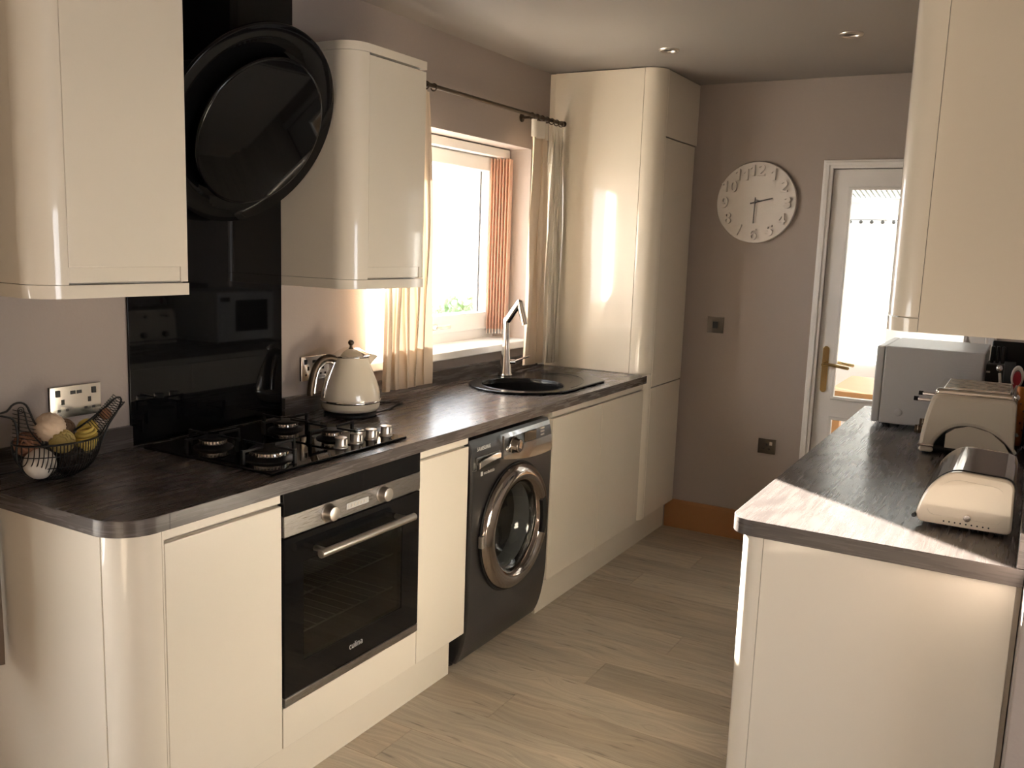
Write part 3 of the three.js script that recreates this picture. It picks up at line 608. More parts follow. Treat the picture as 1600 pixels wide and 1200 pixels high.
plateD('wall_switch', 'dark chrome single switch on the end wall below the clock', 0.72, 0.808, 1.098, 1.183, 'switch');
plateD('wall_socket', 'dark chrome single socket low on the end wall', 1.037, 1.128, 0.487, 0.565, 'socket');

// ---------------------------------------------------------------- clock
{
  const cx = 0.935, cy = 1.778, F = BACK - 0.028;
  const o = thing('wall_clock', 'round whitewashed wall clock with raised numerals', 'clock', [cx, cy - 0.2, BACK - 0.02]);
  part(o, 'dial', new THREE.LatheGeometry([[0, 0], [0.2, 0], [0.203, 0.004], [0.203, 0.022], [0.199, 0.026], [0, 0.026]].map(([a, b]) => new THREE.Vector2(a, b)), 80).rotateX(Math.PI / 2).translate(cx, cy, -BACK + 0.002), M.clock);
  for (let n = 1; n <= 12; n++) {
    const a = n / 12 * 2 * Math.PI, r = 0.16;
    part(o, 'numeral', text(String(n), 0.055, 0.016, fontBold).translate(cx + r * Math.sin(a), cy + r * Math.cos(a), -F), M.clock);
  }
  const hand = (ang, l, w) => box(-w / 2, w / 2, -0.025, l, 0, 0.002).rotateZ(-ang).translate(cx, cy, -F + 0.014);
  part(o, 'hour_hand', hand(1.34, 0.09, 0.007), M.clockHand); part(o, 'minute_hand', hand(3.16, 0.105, 0.005), M.clockHand);
  part(o, 'hub', new THREE.CylinderGeometry(0.005, 0.005, 0.016, 14).rotateX(Math.PI / 2).translate(cx, cy, -F + 0.009), M.clockHand);
}

// ---------------------------------------------------------------- ceiling lights (switched off)
for (const [x, d, l] of [[0.737, 2.172, 'small recessed chrome ceiling spotlight in front of the tall cabinet'], [1.491, 2.154, 'small recessed chrome ceiling spotlight nearer the glazed door']]) {
  const o = thing('ceiling_light', l, 'ceiling light', [x, H - 0.01, d], 'recessed ceiling spotlights');
  part(o, 'bezel', lathe([[0.03, 0.003], [0.03, -0.004], [0.036, -0.008], [0.043, -0.005], [0.045, 0]], x, H, d, 36), M.satin);
  part(o, 'bulb_face', lathe([[0, -0.0005], [0.03, -0.0005]], x, H, d, 30), M.smoked);
}

// ---------------------------------------------------------------- kettle
{
  const x = 0.165, d = 0.775, y = WT;
  const o = thing('kettle', 'cream retro kettle with chrome lid and handle beside the hob', 'kettle', [x, y, d]);
  part(o, 'power_base', lathe([[0, 0], [0.088, 0], [0.092, 0.004], [0.092, 0.012], [0.082, 0.018], [0, 0.018]], x, y, d, 44), M.black);
  part(o, 'foot', lathe([[0.08, 0.019], [0.097, 0.022], [0.103, 0.036], [0.104, 0.05]], x, y, d, 48), M.enamel);
  part(o, 'band', lathe([[0.1035, 0.05], [0.1065, 0.0515], [0.1065, 0.058], [0.1035, 0.0595]], x, y, d, 48), M.chrome);
  part(o, 'body', lathe([[0.104, 0.059], [0.1035, 0.075], [0.099, 0.1], [0.089, 0.13], [0.076, 0.16], [0.066, 0.185], [0.0615, 0.205], [0.06, 0.212], [0, 0.212]], x, y, d, 56), M.enamel);
  part(o, 'lid', lathe([[0.064, 0.208], [0.066, 0.212], [0.06, 0.217], [0.05, 0.226], [0.03, 0.237], [0.012, 0.241], [0, 0.242]], x, y, d, 9), M.chrome);
  part(o, 'lid_rim', lathe([[0.0615, 0.206], [0.067, 0.208], [0.067, 0.213], [0.0615, 0.214]], x, y, d, 48), M.chrome);
  part(o, 'lid_knob', [cylY(x, d, y + 0.24, y + 0.25, 0.005), ball(x, y + 0.256, d, 0.0105)], M.bronze, 'dark round lid knob');
  // handle on the camera's left, towards the hob; spout on the other side
  const hx = -0.34, hd = -0.94, P = (a, h) => [x + hx * a, y + h, d + hd * a];
  part(o, 'handle', [tube([P(0.055, 0.2), P(0.085, 0.208), P(0.115, 0.2), P(0.137, 0.172), P(0.15, 0.13), P(0.156, 0.09), P(0.154, 0.082)], 0.0125, 36, 12)], M.bronze, 'dark chrome curved handle');
  part(o, 'handle_strip', tube([P(0.06, 0.186), P(0.095, 0.192), P(0.118, 0.178), P(0.132, 0.15), P(0.14, 0.11), P(0.143, 0.088)], 0.006, 36, 10), M.chrome);
  part(o, 'handle_spine', tube([P(0.062, 0.196), P(0.08, 0.155), P(0.095, 0.115), P(0.104, 0.07)], 0.006, 24, 10), M.chrome);
  const Q = (a, h, s) => [x - hx * a + s * hd, y + h, d - hd * a - s * hx];
  const sp = []; const ring = (a, h, w, up) => [Q(a, h, w), Q(a + 0.01, h + up, w * 0.7), Q(a, h, -w)];
  part(o, 'spout', new THREE.ConeGeometry(0.03, 0.052, 20, 1, true).scale(1, 1, 0.8).rotateX(Math.PI).applyQuaternion(new THREE.Quaternion().setFromAxisAngle(new THREE.Vector3(1, 0, 0), -0.35)).translate(x - hx * 0.07, y + 0.185, -(d - hd * 0.07)), M.enamel);
  part(o, 'power_cord', tube([[x + 0.07, y + 0.008, d + 0.06], [0.22, y + 0.005, 0.92], [0.19, y + 0.004, 1.0], [0.175, y + 0.004, 1.06], [0.12, y + 0.004, 1.04], [0.06, y + 0.006, 0.94], [0.03, y + 0.02, 0.85]], 0.0035, 60, 8), M.rubber);
}

// ---------------------------------------------------------------- wire bird basket and its balls
{
  const x = 0.17, o = thing('wire_basket', 'black wire basket in the shape of a bird', 'basket', [x, WT, -0.32]);
  const g = [], w = 0.0019;
  // outline of the bird in (d, y), head at the low end of d
  const outline = [[-0.475, 1.093], [-0.452, 1.099], [-0.438, 1.112], [-0.42, 1.115], [-0.405, 1.106], [-0.396, 1.085], [-0.386, 1.06], [-0.365, 1.035], [-0.33, 1.02], [-0.29, 1.025], [-0.245, 1.045], [-0.2, 1.07], [-0.165, 1.093], [-0.148, 1.088], [-0.16, 1.06], [-0.185, 1.03], [-0.205, 0.995], [-0.225, 0.955], [-0.255, 0.925], [-0.30, 0.914], [-0.35, 0.914], [-0.395, 0.925], [-0.425, 0.955], [-0.435, 0.995], [-0.43, 1.03], [-0.432, 1.06], [-0.442, 1.08]];
  g.push(tube(outline.map(([d, y]) => [x, y, d]), 0.0026, 120, 6, true));
  // bowl: half-width of the body at a point along it
  const cx = -0.33, half = (d) => 0.078 * Math.sqrt(Math.max(0, 1 - ((d - cx) / 0.108) ** 2));
  for (let k = 0; k <= 26; k++) {                        // hoops round the body
    const d = -0.434 + k * 0.008, h = half(d), lo = 0.914 + 0.07 * Math.pow(Math.abs((d - cx) / 0.11), 3); if (h < 0.012) continue;
    const pts = []; for (let i = 0; i <= 10; i++) { const a = -Math.PI * (i / 10); pts.push([x + h * Math.cos(a), 1.012 + Math.sin(a) * (1.012 - lo), d]); }
    g.push(tube(pts, 0.0014, 18, 5));
  }
  for (const y of [1.014, 0.985, 0.955, 0.93]) {        // rings
    const q = Math.sqrt(Math.max(0.02, 1 - ((1.014 - y) / 0.105) ** 2)), pts = [];
    for (let i = 0; i < 28; i++) { const a = i / 28 * 2 * Math.PI; pts.push([x + 0.078 * q * Math.cos(a), y, cx + 0.106 * q * Math.sin(a)]); }
    g.push(tube(pts, y > 1.01 ? 0.0026 : 0.0014, 60, 6, true));
  }
  for (let k = 0; k < 16; k++) {                         // tail ribs
    const t = k / 15, d = -0.235 + 0.075 * t, y0 = 1.0 + 0.073 * t, y1 = y0 + 0.036 - 0.012 * t;
    g.push(bar([x - 0.024, y0 + 0.01, d], [x, y1 + 0.006, d - 0.012], 0.001, 5), bar([x + 0.024, y0 + 0.01, d], [x, y1 + 0.006, d - 0.012], 0.001, 5), bar([x - 0.024, y0 + 0.01, d], [x + 0.024, y0 + 0.01, d], 0.001, 5));
  }
  for (const s of [-1, 1]) g.push(tube([[x + s * 0.05, 1.014, -0.25], [x + s * 0.03, 1.04, -0.21], [x + s * 0.022, 1.084, -0.155]], 0.002, 20, 6), tube([[x + s * 0.05, 1.014, -0.40], [x + s * 0.022, 1.05, -0.413], [x + s * 0.012, 1.095, -0.418]], 0.002, 20, 6));
  for (let k = 0; k < 9; k++) { const y = 1.022 + k * 0.0095; g.push(bar([x - 0.02 + k * 0.001, y, -0.432], [x + 0.02 - k * 0.001, y - 0.012, -0.39 - k * 0.0012], 0.001, 5), bar([x + 0.02 - k * 0.001, y, -0.432], [x - 0.02 + k * 0.001, y - 0.012, -0.39 - k * 0.0012], 0.001, 5)); }
  part(o, 'wire_frame', g, M.iron);
  part(o, 'eye', [new THREE.TorusGeometry(0.0075, 0.0012, 6, 18).rotateY(Math.PI / 2).translate(x + 0.008, 1.098, 0.424), new THREE.TorusGeometry(0.003, 0.0012, 6, 14).rotateY(Math.PI / 2).translate(x + 0.008, 1.098, 0.424)], M.iron);
  const G = 'decorative balls in the bird basket';
  const lump = (x, y, d, r, k, amp, seg = 28) => { const q = new THREE.SphereGeometry(r, seg, Math.round(seg * 0.7)), p = q.attributes.position, v = new THREE.Vector3(); for (let i = 0; i < p.count; i++) { v.fromBufferAttribute(p, i).normalize(); const n = 1 + amp * noise(v.x * k + r * 90, v.y * k + v.z * k * 0.9); v.multiplyScalar(r * n); p.setXYZ(i, v.x, v.y, v.z); } q.computeVertexNormals(); return q.translate(x, y, -d); };
  const wound = (x, y, d, r, n, w) => { const list = [ball(x, y, d, r * 0.86, 18, 12)]; for (let k = 0; k < n; k++) { const q = new THREE.TorusGeometry(r - w, w, 5, 26); q.rotateX(rnd() * 3.14).rotateY(rnd() * 3.14).rotateZ(rnd() * 3.14); list.push(q.translate(x, y, -d)); } return list; };
  const P = std(lin(0.6, 0.55, 0.48), 0.8), BR = std(lin(0.10, 0.055, 0.03), 0.8), YE = std(lin(0.55, 0.40, 0.09), 0.7), CR = std(lin(0.55, 0.42, 0.30), 0.85), DK = std(lin(0.035, 0.022, 0.014), 0.8), RB = std(lin(0.2, 0.09, 0.05), 0.8), YG = std(lin(0.32, 0.24, 0.08), 0.8);
  solo('decorative_ball', 'white ball low at the breast of the wire bird', 'ball', lump(x + 0.012, 0.962, -0.386, 0.037, 9, 0.02), P, [x + 0.012, 0.925, -0.386], G);
  solo('decorative_ball', 'dark brown twig ball at the bottom of the wire bird', 'ball', wound(x + 0.012, 0.96, -0.305, 0.039, 26, 0.0026), DK, [x + 0.012, 0.921, -0.305], G);
  solo('decorative_ball', 'dark ball with yellow lattice in the middle of the wire bird', 'ball', wound(x + 0.03, 1.012, -0.338, 0.030, 14, 0.0024), YG, [x + 0.03, 0.982, -0.338], G);
  solo('decorative_ball', 'bright yellow segmented ball in front of the bird tail', 'ball', (() => { const l = []; for (let k = 0; k < 7; k++) { const y = -0.024 + k * 0.008, r = Math.sqrt(0.03 ** 2 - y * y); l.push(new THREE.TorusGeometry(r * 0.86, 0.0048, 6, 22).rotateX(Math.PI / 2).rotateX(0.25).translate(x + 0.02, 1.003 + y, 0.268)); } l.push(ball(x + 0.02, 1.003, -0.268, 0.025)); return l; })(), YE, [x + 0.02, 0.973, -0.268], G);
  solo('decorative_ball', 'cream pitted ball on top of the bird basket', 'ball', lump(x + 0.005, 1.046, -0.352, 0.034, 14, 0.10, 40), CR, [x + 0.005, 1.012, -0.352], G);
  solo('decorative_ball', 'reddish brown ball behind the bird neck', 'ball', wound(x - 0.02, 1.008, -0.395, 0.031, 12, 0.003), RB, [x - 0.02, 0.977, -0.395], G);
  solo('decorative_ball', 'dull yellow ball at the root of the bird tail', 'ball', lump(x - 0.018, 1.02, -0.236, 0.026, 8, 0.05), YE, [x - 0.018, 0.994, -0.236], G);
  solo('decorative_ball', 'brown seed pod inside the bird tail', 'ball', lump(x, 1.056, -0.196, 0.015, 22, 0.12).scale(1, 1, 1), RB, [x, 1.04, -0.196], G);
  solo('decorative_ball', 'brown ball between the cream and yellow balls', 'ball', wound(x - 0.02, 1.03, -0.298, 0.026, 10, 0.003), BR, [x - 0.02, 1.004, -0.298], G);
}

// ---------------------------------------------------------------- right run
const RX = 1.647, RF = 1.668, RD0 = 0.394;
{
  const o = thing('worktop', 'dark wood-effect worktop on the right with sunlight across its end', 'worktop', [1.95, WB, 1.3]);
  const s = new THREE.Shape(), r = 0.055;
  s.moveTo(RW - 0.002, 0.382); s.lineTo(RW - 0.002, 2.30); s.lineTo(RX, 2.30); s.lineTo(RX, 0.382 + r); s.absarc(RX + r, 0.382 + r, r, Math.PI, 1.5 * Math.PI); s.closePath();
  part(o, 'slab', exY(s, WB, WT, 0.0015, 14), M.worktop);
  solo('upstand', 'dark upstand on the wall behind the bread bin', 'upstand', rbox(RW - 0.017, RW - 0.001, WT + 0.0003, 0.985, 0.384, 2.298, 0.0015), M.worktop, [RW - 0.01, WT, 1.3]);
}
{
  const spans = [[0.46, 0.96, 'cream gloss end cabinet with rounded corner under the sunlit right worktop'], [0.96, 1.62, 'cream gloss middle cabinet under the toaster on the right'], [1.62, 2.296, 'cream gloss far cabinet under the microwave on the right']];
  spans.forEach(([d0, d1, label], k) => {
    const o = thing('base_cabinet', label, 'cabinet', [1.95, 0, (d0 + d1) / 2]);
    part(o, 'carcass', k ? box(RF + 0.021, RW - 0.002, 0.1, WB - 0.001, d0 + 0.001, d1 - 0.001) : [box(RF + 0.065, RW - 0.002, 0.1, WB - 0.001, RD0 + 0.02, d1 - 0.001), box(RF + 0.021, RF + 0.065, 0.1, WB - 0.001, d0 + 0.001, d1 - 0.001)], M.cream);
    if (!k) {
      part(o, 'end_panel', rbox(RF + 0.0605, RW - 0.012, 0, WB - 0.001, RD0, RD0 + 0.019, 0.0015), M.cream);
      part(o, 'curved_post', smoothPost(RF + 0.06, RD0 + 0.06, 0.06, -1, -1, 0, WB - 0.001), M.cream);
    }
    part(o, 'door', rbox(RF, RF + 0.019, YB, YT, d0 + 0.0015, d1 - 0.0015, 0.0025), M.cream);
    part(o, 'handle_rail', rbox(RF + 0.004, RF + 0.02, YT + 0.007, WB - 0.001, d0, d1, 0.002), M.cream);
  });
  const p = thing('plinth', 'cream kickboard along the floor of the right cabinets', 'plinth', [RF + 0.05, 0, 1.4]);
  part(p, 'board', rbox(RF + 0.05, RF + 0.066, 0, 0.0995, 0.462, 2.296, 0.0015), M.cream);
}
{
  const o = thing('wall_cabinet', 'cream gloss wall cabinet hanging over the right worktop', 'cabinet', [2.1, 1.368, 1.0]);
  const xf = 1.936, d0 = 0.437, d1 = 1.5, r = 0.068, y0 = 1.368, y1 = 2.137;
  part(o, 'carcass', [box(xf + r, RW - 0.001, y0 + 0.003, y1, d0 + 0.02, d1), box(xf + 0.021, xf + r, y0 + 0.003, y1, d0 + r, d1)], M.cream);
  part(o, 'end_panel', rbox(xf + r + 0.0008, RW - 0.001, y0, y1, d0, d0 + 0.019, 0.0012), M.cream);
  part(o, 'curved_post', smoothPost(xf + r, d0 + r, r, -1, -1, y0 + 0.032, y1), M.cream);
  part(o, 'bottom_rail', [smoothPost(xf + r, d0 + r, r + 0.001, -1, -1, y0, y0 + 0.0295), rbox(xf - 0.001, xf + 0.018, y0, y0 + 0.0295, d0 + r, d1, 0.001)], M.cream);
  for (const [a, b] of [[d0 + r, 0.99], [0.99, d1]]) part(o, 'door', rbox(xf, xf + 0.019, y0 + 0.033, y1, a + 0.0015, b - 0.0015, 0.002), M.cream);
}
{
  const o = thing('bread_bin', 'cream roll-top bread bin with dark lid on the sunlit end of the right worktop', 'bread bin', [2.13, WT, 0.77]);
  const d0 = 0.592, d1 = 0.93, prof = (g) => { const s = new THREE.Shape(); s.moveTo(2.046 + g, WT + 0.008 + g); s.lineTo(2.208 - g, WT + 0.008 + g); s.quadraticCurveTo(2.224 - g, WT + 0.008 + g, 2.224 - g, WT + 0.024 + g); s.lineTo(2.221 - g, 1.018 - g); s.quadraticCurveTo(2.221 - g, 1.041 - g, 2.197 - g, 1.0435 - g); s.lineTo(2.112, 1.0475 - g); s.bezierCurveTo(2.072, 1.047 - g, 2.034 + g, 1.0 - g, 2.026 + g, WT + 0.03 + g); s.quadraticCurveTo(2.026 + g, WT + 0.008 + g, 2.046 + g, WT + 0.008 + g); s.closePath(); return s; };
  part(o, 'end_cheek', exD(prof(0), d0, d0 + 0.02, 0.005, 18), M.enamel);
  part(o, 'end_cheek', exD(prof(0), d1 - 0.02, d1, 0.005, 18), M.enamel);
  const pr = prof(0.022); part(o, 'raised_border', exD((() => { const q = prof(0.019); q.holes.push(new THREE.Path(prof(0.022).getPoints(18))); return q; })(), d0 - 0.0012, d0 + 0.001, 0, 18), M.enamel);
  part(o, 'body', exD(prof(0.004), d0 + 0.02, d1 - 0.02, 0, 18), M.enamel);
  const arc = []; const outer = prof(-0.001).getPoints(18);
  const top = outer.filter(([]) => true, outer).filter((p) => p.y > WT + 0.035 && p.x < 2.214);
  const lidShape = new THREE.Shape(); top.forEach((p, i) => (i ? lidShape.lineTo(p.x, p.y) : lidShape.moveTo(p.x, p.y)));
  [...top].reverse().forEach((p) => { const cx = 2.13, cy = 0.96, l = Math.hypot(p.x - cx, p.y - cy); lidShape.lineTo(p.x - (p.x - cx) / l * 0.004, p.y - (p.y - cy) / l * 0.004); }); lidShape.closePath();
  const lid = part(o, 'roll_lid', exD(lidShape, d0 + 0.021, d1 - 0.021, 0), M.darkChrome, 'dark polished roll lid');
  part(o, 'lid_seal', exD(prof(-0.0015), d0 + 0.0195, d0 + 0.024, 0, 18), M.black, 'black line between cheek and lid');
  part(lid, 'lid_knob', bar([2.028, 0.932, d0 + 0.024], [2.022, 0.9315, d0 - 0.004], 0.005, 12), M.black);
  part(o, 'boss', new THREE.CylinderGeometry(0.0075, 0.0085, 0.005, 22).rotateX(Math.PI / 2).translate(2.133, 0.943, -d0 + 0.002), M.chrome, 'chrome pivot stud');
  part(o, 'vent_hole', Array.from({ length: 9 }, (_, k) => new THREE.CylinderGeometry(0.0018, 0.0018, 0.002, 10).rotateX(Math.PI / 2).translate(2.086 + k * 0.0115, 0.9285, -d0 + 0.0006)), M.black);
  for (const [x, d] of [[2.06, d0 + 0.03], [2.2, d0 + 0.03], [2.06, d1 - 0.03], [2.2, d1 - 0.03]]) part(o, 'foot', cylY(x, d, WT, WT + 0.014, 0.009, 12), M.rubber);
}
{
  const o = thing('toaster', 'cream four-slot retro toaster with chrome top', 'toaster', [2.08, WT, 1.6]);
  const d0 = 1.44, d1 = 1.76, x0 = 1.94, x1 = 2.21;
  const flank = () => { const s = new THREE.Shape(); s.moveTo(x0, 0.935); s.lineTo(x0 + 0.004, 0.975); s.bezierCurveTo(x0 + 0.012, 1.04, x0 + 0.02, 1.075, x0 + 0.028, 1.095); s.quadraticCurveTo(x0 + 0.034, 1.106, x0 + 0.048, 1.106); s.lineTo(x1 - 0.028, 1.106); s.quadraticCurveTo(x1 - 0.012, 1.106, x1 - 0.008, 1.09); s.lineTo(x1, 0.935); s.bezierCurveTo(x1 - 0.02, 0.975, x1 - 0.07, 1.012, x1 - 0.13, 1.012); s.bezierCurveTo(x1 - 0.18, 1.012, x0 + 0.06, 0.985, x0 + 0.04, 0.935); s.closePath(); return s; };
  part(o, 'body', exD(flank(), d0, d1, 0.012, 16), M.enamel);
  part(o, 'arch_panel', exD(poly([[x0 + 0.075, 0.93], [x1 - 0.006, 0.93], [x1 - 0.03, 0.968], [x1 - 0.07, 1.0], [x1 - 0.13, 1.013], [x0 + 0.10, 1.0], [x0 + 0.075, 0.98]]), d0 + 0.014, d1 - 0.014, 0), M.enamel);
  part(o, 'base', rbox(x0 + 0.012, x1 - 0.004, WT + 0.008, 0.942, d0 + 0.012, d1 - 0.012, 0.012, 3), M.black);
  part(o, 'base_trim', rbox(x0 - 0.002, x0 + 0.045, 0.934, 0.942, d0 + 0.001, d1 - 0.001, 0.003), M.chrome);
  part(o, 'foot_panel', rbox(x0 + 0.001, x0 + 0.044, WT + 0.006, 0.934, d0 + 0.003, d1 - 0.003, 0.01, 3), M.enamel);
  const topg = rbox(x0 + 0.032, x1 - 0.014, 1.098, 1.124, d0 + 0.012, d1 - 0.012, 0.012, 3); part(o, 'chrome_top', topg, M.chrome);
  for (let k = 0; k < 4; k++) part(o, 'slot', rbox(x0 + 0.06, x1 - 0.035, 1.118, 1.1255, d0 + 0.045 + k * 0.065, d0 + 0.072 + k * 0.065, 0.003), M.black, 'dark bread slot');
  for (let k = 0; k < 4; k++) part(o, 'slot_rim', [rbox(x0 + 0.055, x1 - 0.03, 1.121, 1.128, d0 + 0.040 + k * 0.065, d0 + 0.046 + k * 0.065, 0.002), rbox(x0 + 0.055, x1 - 0.03, 1.121, 1.128, d0 + 0.071 + k * 0.065, d0 + 0.077 + k * 0.065, 0.002)], M.chrome);
  for (const d of [d0 + 0.09, d0 + 0.23]) {
    const l = part(o, 'lever', [rbox(x0 - 0.022, x0 + 0.02, 1.068, 1.078, d - 0.012, d + 0.012, 0.003)], M.chrome);
    part(l, 'lever_grip', [cylX(x0 - 0.034, x0 - 0.02, 1.073, d, 0.0075, 14)], M.black);
    const kn = part(o, 'dial', cylX(x0 - 0.022, x0 + 0.006, 0.972, d, 0.014, 22), M.bronze); part(kn, 'dial_rim', cylX(x0 - 0.014, x0 - 0.011, 0.972, d, 0.0165, 22), M.chrome);
  }
  part(o, 'rack_knob', ball(x1 - 0.012, 1.116, d0 + 0.02, 0.009), M.chrome);
  for (const [x, d] of [[x0 + 0.02, d0 + 0.03], [x1 - 0.03, d0 + 0.03], [x0 + 0.02, d1 - 0.03], [x1 - 0.03, d1 - 0.03]]) part(o, 'foot', cylY(x, d, WT, WT + 0.012, 0.009, 12), M.rubber);
}
{
  const o = thing('microwave', 'pale grey-white microwave seen from its side behind the toaster', 'microwave', [1.91, WT, 2.06]);
  const x0 = 1.733, x1 = 2.086, d0 = 1.862, d1 = 2.29, y0 = WT + 0.012, y1 = 1.206;
  part(o, 'casing', rbox(x0 + 0.028, x1, y0, y1, d0, d1, 0.006, 3), M.applianceWhite);
  const f = part(o, 'front_panel', rbox(x0, x0 + 0.027, y0 + 0.001, y1 - 0.001, d0, d1, 0.006, 3), M.applianceWhite);
  part(f, 'door_window', rbox(x0 - 0.002, x0 + 0.002, y0 + 0.055, y1 - 0.05, d0 + 0.13, d1 - 0.05, 0.001), M.blackGlass, 'dark door window');
  part(f, 'display', rbox(x0 - 0.0015, x0 + 0.002, y1 - 0.055, y1 - 0.03, d0 + 0.02, d0 + 0.09, 0.001), M.blackGlass);
  for (let k = 0; k < 3; k++) part(f, 'button', rbox(x0 - 0.003, x0 + 0.002, y0 + 0.04 + k * 0.05, y0 + 0.07 + k * 0.05, d0 + 0.03, d0 + 0.08, 0.002), M.applianceWhite);
  part(o, 'rear_vent', Array.from({ length: 6 }, (_, k) => rbox(x1 - 0.09, x1 - 0.03, 1.11 + k * 0.01, 1.114 + k * 0.01, d0 - 0.0006, d0 + 0.002, 0.0005)), M.applianceWhite);
  part(o, 'side_button', new THREE.SphereGeometry(0.014, 18, 10).scale(1, 1, 0.3).translate(1.826, 0.966, -d0), M.applianceWhite);
  for (const [x, d] of [[x0 + 0.05, d0 + 0.04], [x1 - 0.04, d0 + 0.04], [x0 + 0.05, d1 - 0.04], [x1 - 0.04, d1 - 0.04]]) part(o, 'foot', cylY(x, d, WT, y0 + 0.002, 0.014, 12), M.rubber);
}
// utensils standing between the microwave and the wall
{
  const o = thing('knife_block', 'black knife block beside the microwave', 'knife block', [2.12, WT, 2.0]);
  part(o, 'block', rbox(2.09, 2.15, WT, 1.165, 1.93, 2.06, 0.004), M.black);
  for (let k = 0; k < 3; k++) part(o, 'knife_handle', rbox(2.098 + k * 0.017, 2.110 + k * 0.017, 1.165, 1.225, 1.97, 1.99, 0.004), M.black);
  part(o, 'badge', rbox(2.092, 2.104, 1.134, 1.140, 1.927, 1.931, 0.001), M.satin);
  const j = thing('utensil_jar', 'dark jar holding kitchen tools by the wall behind the toaster', 'jar', [2.185, WT, 1.9]);
  part(j, 'jar', lathe([[0, 0.002], [0.042, 0], [0.046, 0.01], [0.046, 0.13], [0.043, 0.132], [0.042, 0.12], [0.042, 0.012], [0, 0.012]], 2.184, WT, 1.88, 30), M.black);
  const white = std(lin(0.6, 0.56, 0.5), 0.4), red = std(lin(0.33, 0.012, 0.03), 0.4), orange = std(lin(0.6, 0.2, 0.03), 0.5), dark = std(lin(0.015, 0.02, 0.025), 0.4);
  const spoon = thing('ladle', 'white slim utensil with a round end standing in the dark jar', 'utensil', [2.15, 0.93, 1.88]);
  part(spoon, 'shaft', bar([2.165, 0.93, 1.88], [2.136, 1.145, 1.84], 0.0045, 10), white); part(spoon, 'head', ball(2.134, 1.162, 1.838, 0.011), M.chrome);
  const sp = thing('spatula', 'black flat spatula standing in the dark jar', 'utensil', [2.175, 0.93, 1.88]);
  part(sp, 'shaft', bar([2.178, 0.93, 1.89], [2.165, 1.09, 1.87], 0.005, 10), dark); part(sp, 'blade', rbox(2.147, 2.182, 1.085, 1.185, 1.866, 1.872, 0.002), dark);
  const sc = thing('scissors', 'red-handled scissors standing in the dark jar', 'scissors', [2.19, 0.95, 1.86]);
  part(sc, 'blades', rbox(2.184, 2.196, 0.935, 1.10, 1.858, 1.863, 0.001), M.chrome);
  part(sc, 'handle', [new THREE.TorusGeometry(0.021, 0.0055, 10, 26).scale(0.75, 1.5, 1).translate(2.19, 1.135, -1.86)], white);
  part(sc, 'handle_grip', new THREE.CylinderGeometry(0.0125, 0.0125, 0.012, 20).rotateX(Math.PI / 2).scale(1, 2.0, 1).translate(2.19, 1.13, -1.86), red, 'red grip');
  const bt = thing('pepper_mill', 'orange patterned bottle standing by the wall behind the toaster', 'bottle', [2.2, WT, 1.81]);
  part(bt, 'body', lathe([[0, 0], [0.017, 0], [0.019, 0.01], [0.019, 0.15], [0.012, 0.175], [0.010, 0.2], [0, 0.2]], 2.206, WT, 1.80, 24), orange);
  part(bt, 'pattern', Array.from({ length: 24 }, (_, k) => ball(2.206 + 0.0185 * Math.cos(k * 2.4), WT + 0.03 + k * 0.005, 1.80 + 0.0185 * Math.sin(k * 2.4), 0.0035, 6, 5)), std(lin(0.14, 0.04, 0.01), 0.6));
  solo('chopping_board', 'dark board leaning on the wall beyond the knife block', 'board', rbox(2.096, 2.238, WT, 1.235, 2.10, 2.118, 0.006), M.black, [2.16, WT, 2.11]);
}

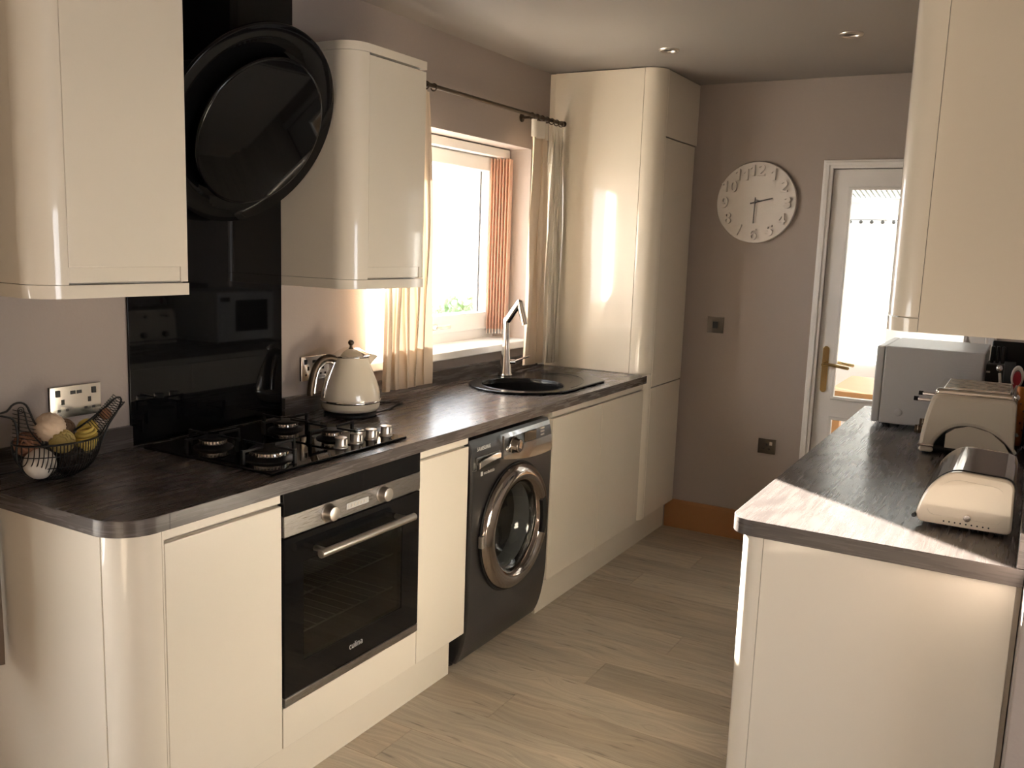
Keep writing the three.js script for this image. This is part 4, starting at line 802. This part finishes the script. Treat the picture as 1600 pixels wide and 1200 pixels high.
// ---------------------------------------------------------------- outside: conservatory beyond the door, garden beyond the window
{
  const ground = structure('ground', 'pale paving of the garden outside');
  part(ground, 'paving', [box(-30, -0.28, -0.3, -0.2, -20, 30), box(-0.28, 30, -0.3, -0.2, 7, 30)], std(lin(0.35, 0.33, 0.29), 0.9));
  const cf = structure('floor_conservatory', 'orange floor beyond the glazed door'), cr = structure('ceiling_conservatory', 'ribbed white roof beyond the glazed door'), c = structure('wall_conservatory', 'white framed end of the conservatory beyond the glazed door');
  const frost = phy(lin(0.8, 0.82, 0.8), 0.95, { transmission: 0.16, thickness: 0 }), shade = phy(lin(0.8, 0.8, 0.78), 0.95, { transmission: 0.16, thickness: 0 });
  part(cf, 'boards', box(0.2, 3.8, -0.1, -0.01, 3.14, 6.6), std(lin(0.5, 0.3, 0.14), 0.5));
  part(cr, 'roof_sheet', grid(1, 1, (u, v) => [0.1 + 3.8 * u, 2.5 - 0.47 * v, 3.16 + 3.45 * v]), frost);
  const ribGrey = std(lin(0.3, 0.33, 0.3), 0.6);
  for (let k = 0; k < 90; k++) part(cr, 'roof_rib', bar([0.2 + k * 0.04, 2.487, 3.17], [0.2 + k * 0.04, 2.022, 6.6], 0.008, 5), ribGrey);
  part(c, 'dwarf_wall', [box(0.2, 3.8, -0.1, 0.62, 6.5, 6.6), box(0.1, 0.2, -0.1, 0.62, 3.14, 6.6), box(3.8, 3.9, -0.1, 0.62, 3.14, 6.6)], M.white);
  for (let k = 0; k < 5; k++) part(c, 'post', box(0.2 + k * 0.885, 0.26 + k * 0.885, 0.62, 1.99, 6.52, 6.58), M.white);
  for (let k = 0; k < 4; k++) part(c, 'roller_blind', box(0.27 + k * 0.885, 1.08 + k * 0.885, 0.62, 1.99, 6.49, 6.495), shade, 'white roller blind drawn over the glass');
  for (let k = 0; k < 4; k++) for (const x of [0.15, 3.85]) part(c, 'roller_blind', box(x - 0.002, x + 0.002, 0.62, 2.5, 3.14 + k * 0.85, 3.98 + k * 0.85), shade);
  part(c, 'eaves_beam', box(0.2, 3.86, 1.99, 2.015, 6.5, 6.6), M.white);
  const ls = thing('string_lights', 'string of small grey balls high in the conservatory behind the door glass', 'string lights', [1.9, 1.86, 6.2]);
  for (let k = 0; k < 15; k++) part(ls, 'bulb', ball(0.59 + k * 0.083, 1.805, 6.2, 0.015, 10, 8), M.gasket, 'small grey ball of a light string');
  part(ls, 'cord', tube([[0.2, 1.822, 6.2], [1.2, 1.822, 6.2], [2.4, 1.822, 6.2], [3.8, 1.822, 6.2]], 0.003, 30, 5), M.gasket);
  const t = thing('pine_table', 'orange pine table in the conservatory seen through the door glass', 'table', [1.75, 0, 4.3]);
  const pine = phy(lin(0.55, 0.29, 0.11), 0.4);
  part(t, 'table_top', rbox(1.2, 2.2, 0.70, 0.73, 3.9, 4.7, 0.004), pine);
  for (const [x, d] of [[1.25, 3.95], [2.15, 3.95], [1.25, 4.65], [2.15, 4.65]]) part(t, 'leg', rbox(x - 0.03, x + 0.03, -0.01, 0.70, d - 0.03, d + 0.03, 0.003), pine);
  // shrub and fence in the garden
  const leafMats = [lin(0.22, 0.32, 0.16), lin(0.3, 0.4, 0.24)].map((q) => phy(q, 0.8, { transmission: 0.5, thickness: 0 }));
  const shrub = (label, x, y, d, r, n) => {
    const s = thing('shrub', label, 'shrub', [x, -0.2, d]);
    part(s, 'stem', [bar([x, -0.2, d], [x, y, d], 0.04, 8), bar([x, y - r, d], [x + r * 0.4, y + r * 0.4, d - r * 0.3], 0.025, 7), bar([x, y - r, d], [x - r * 0.3, y + r * 0.5, d + r * 0.4], 0.025, 7)], std(lin(0.12, 0.08, 0.05), 0.9));
    for (const [k, m] of leafMats.entries()) {
      const leaf = new THREE.CircleGeometry(0.055, 6), inst = new THREE.InstancedMesh(leaf, m, n), q = new THREE.Object3D();
      for (let i = 0; i < n; i++) { const a = rnd() * 6.283, b = Math.acos(2 * rnd() - 1), l = r * (0.6 + 0.42 * Math.cbrt(rnd())); q.position.set(l * Math.sin(b) * Math.cos(a), y + 0.2 + l * Math.cos(b) * 0.85, l * Math.sin(b) * Math.sin(a)); q.rotation.set(rnd() * 6, rnd() * 6, rnd() * 6); q.updateMatrix(); inst.setMatrixAt(i, q.matrix); }
      inst.name = 'leaves'; inst.userData.kind = 'stuff'; inst.castShadow = true; s.add(inst);
    }
  };
  shrub('leafy green shrub seen low through the sink window pane', -5.6, 0.12, 10.3, 0.7, 800);
  shrub('leafy green shrub seen under the wall cabinet beside the curtain', -4.6, 0.2, 5.4, 0.7, 900);
}

scene.traverse((o) => { if (o.isMesh) { o.castShadow = true; o.receiveShadow = true; } });
renderer.render(scene, camera);
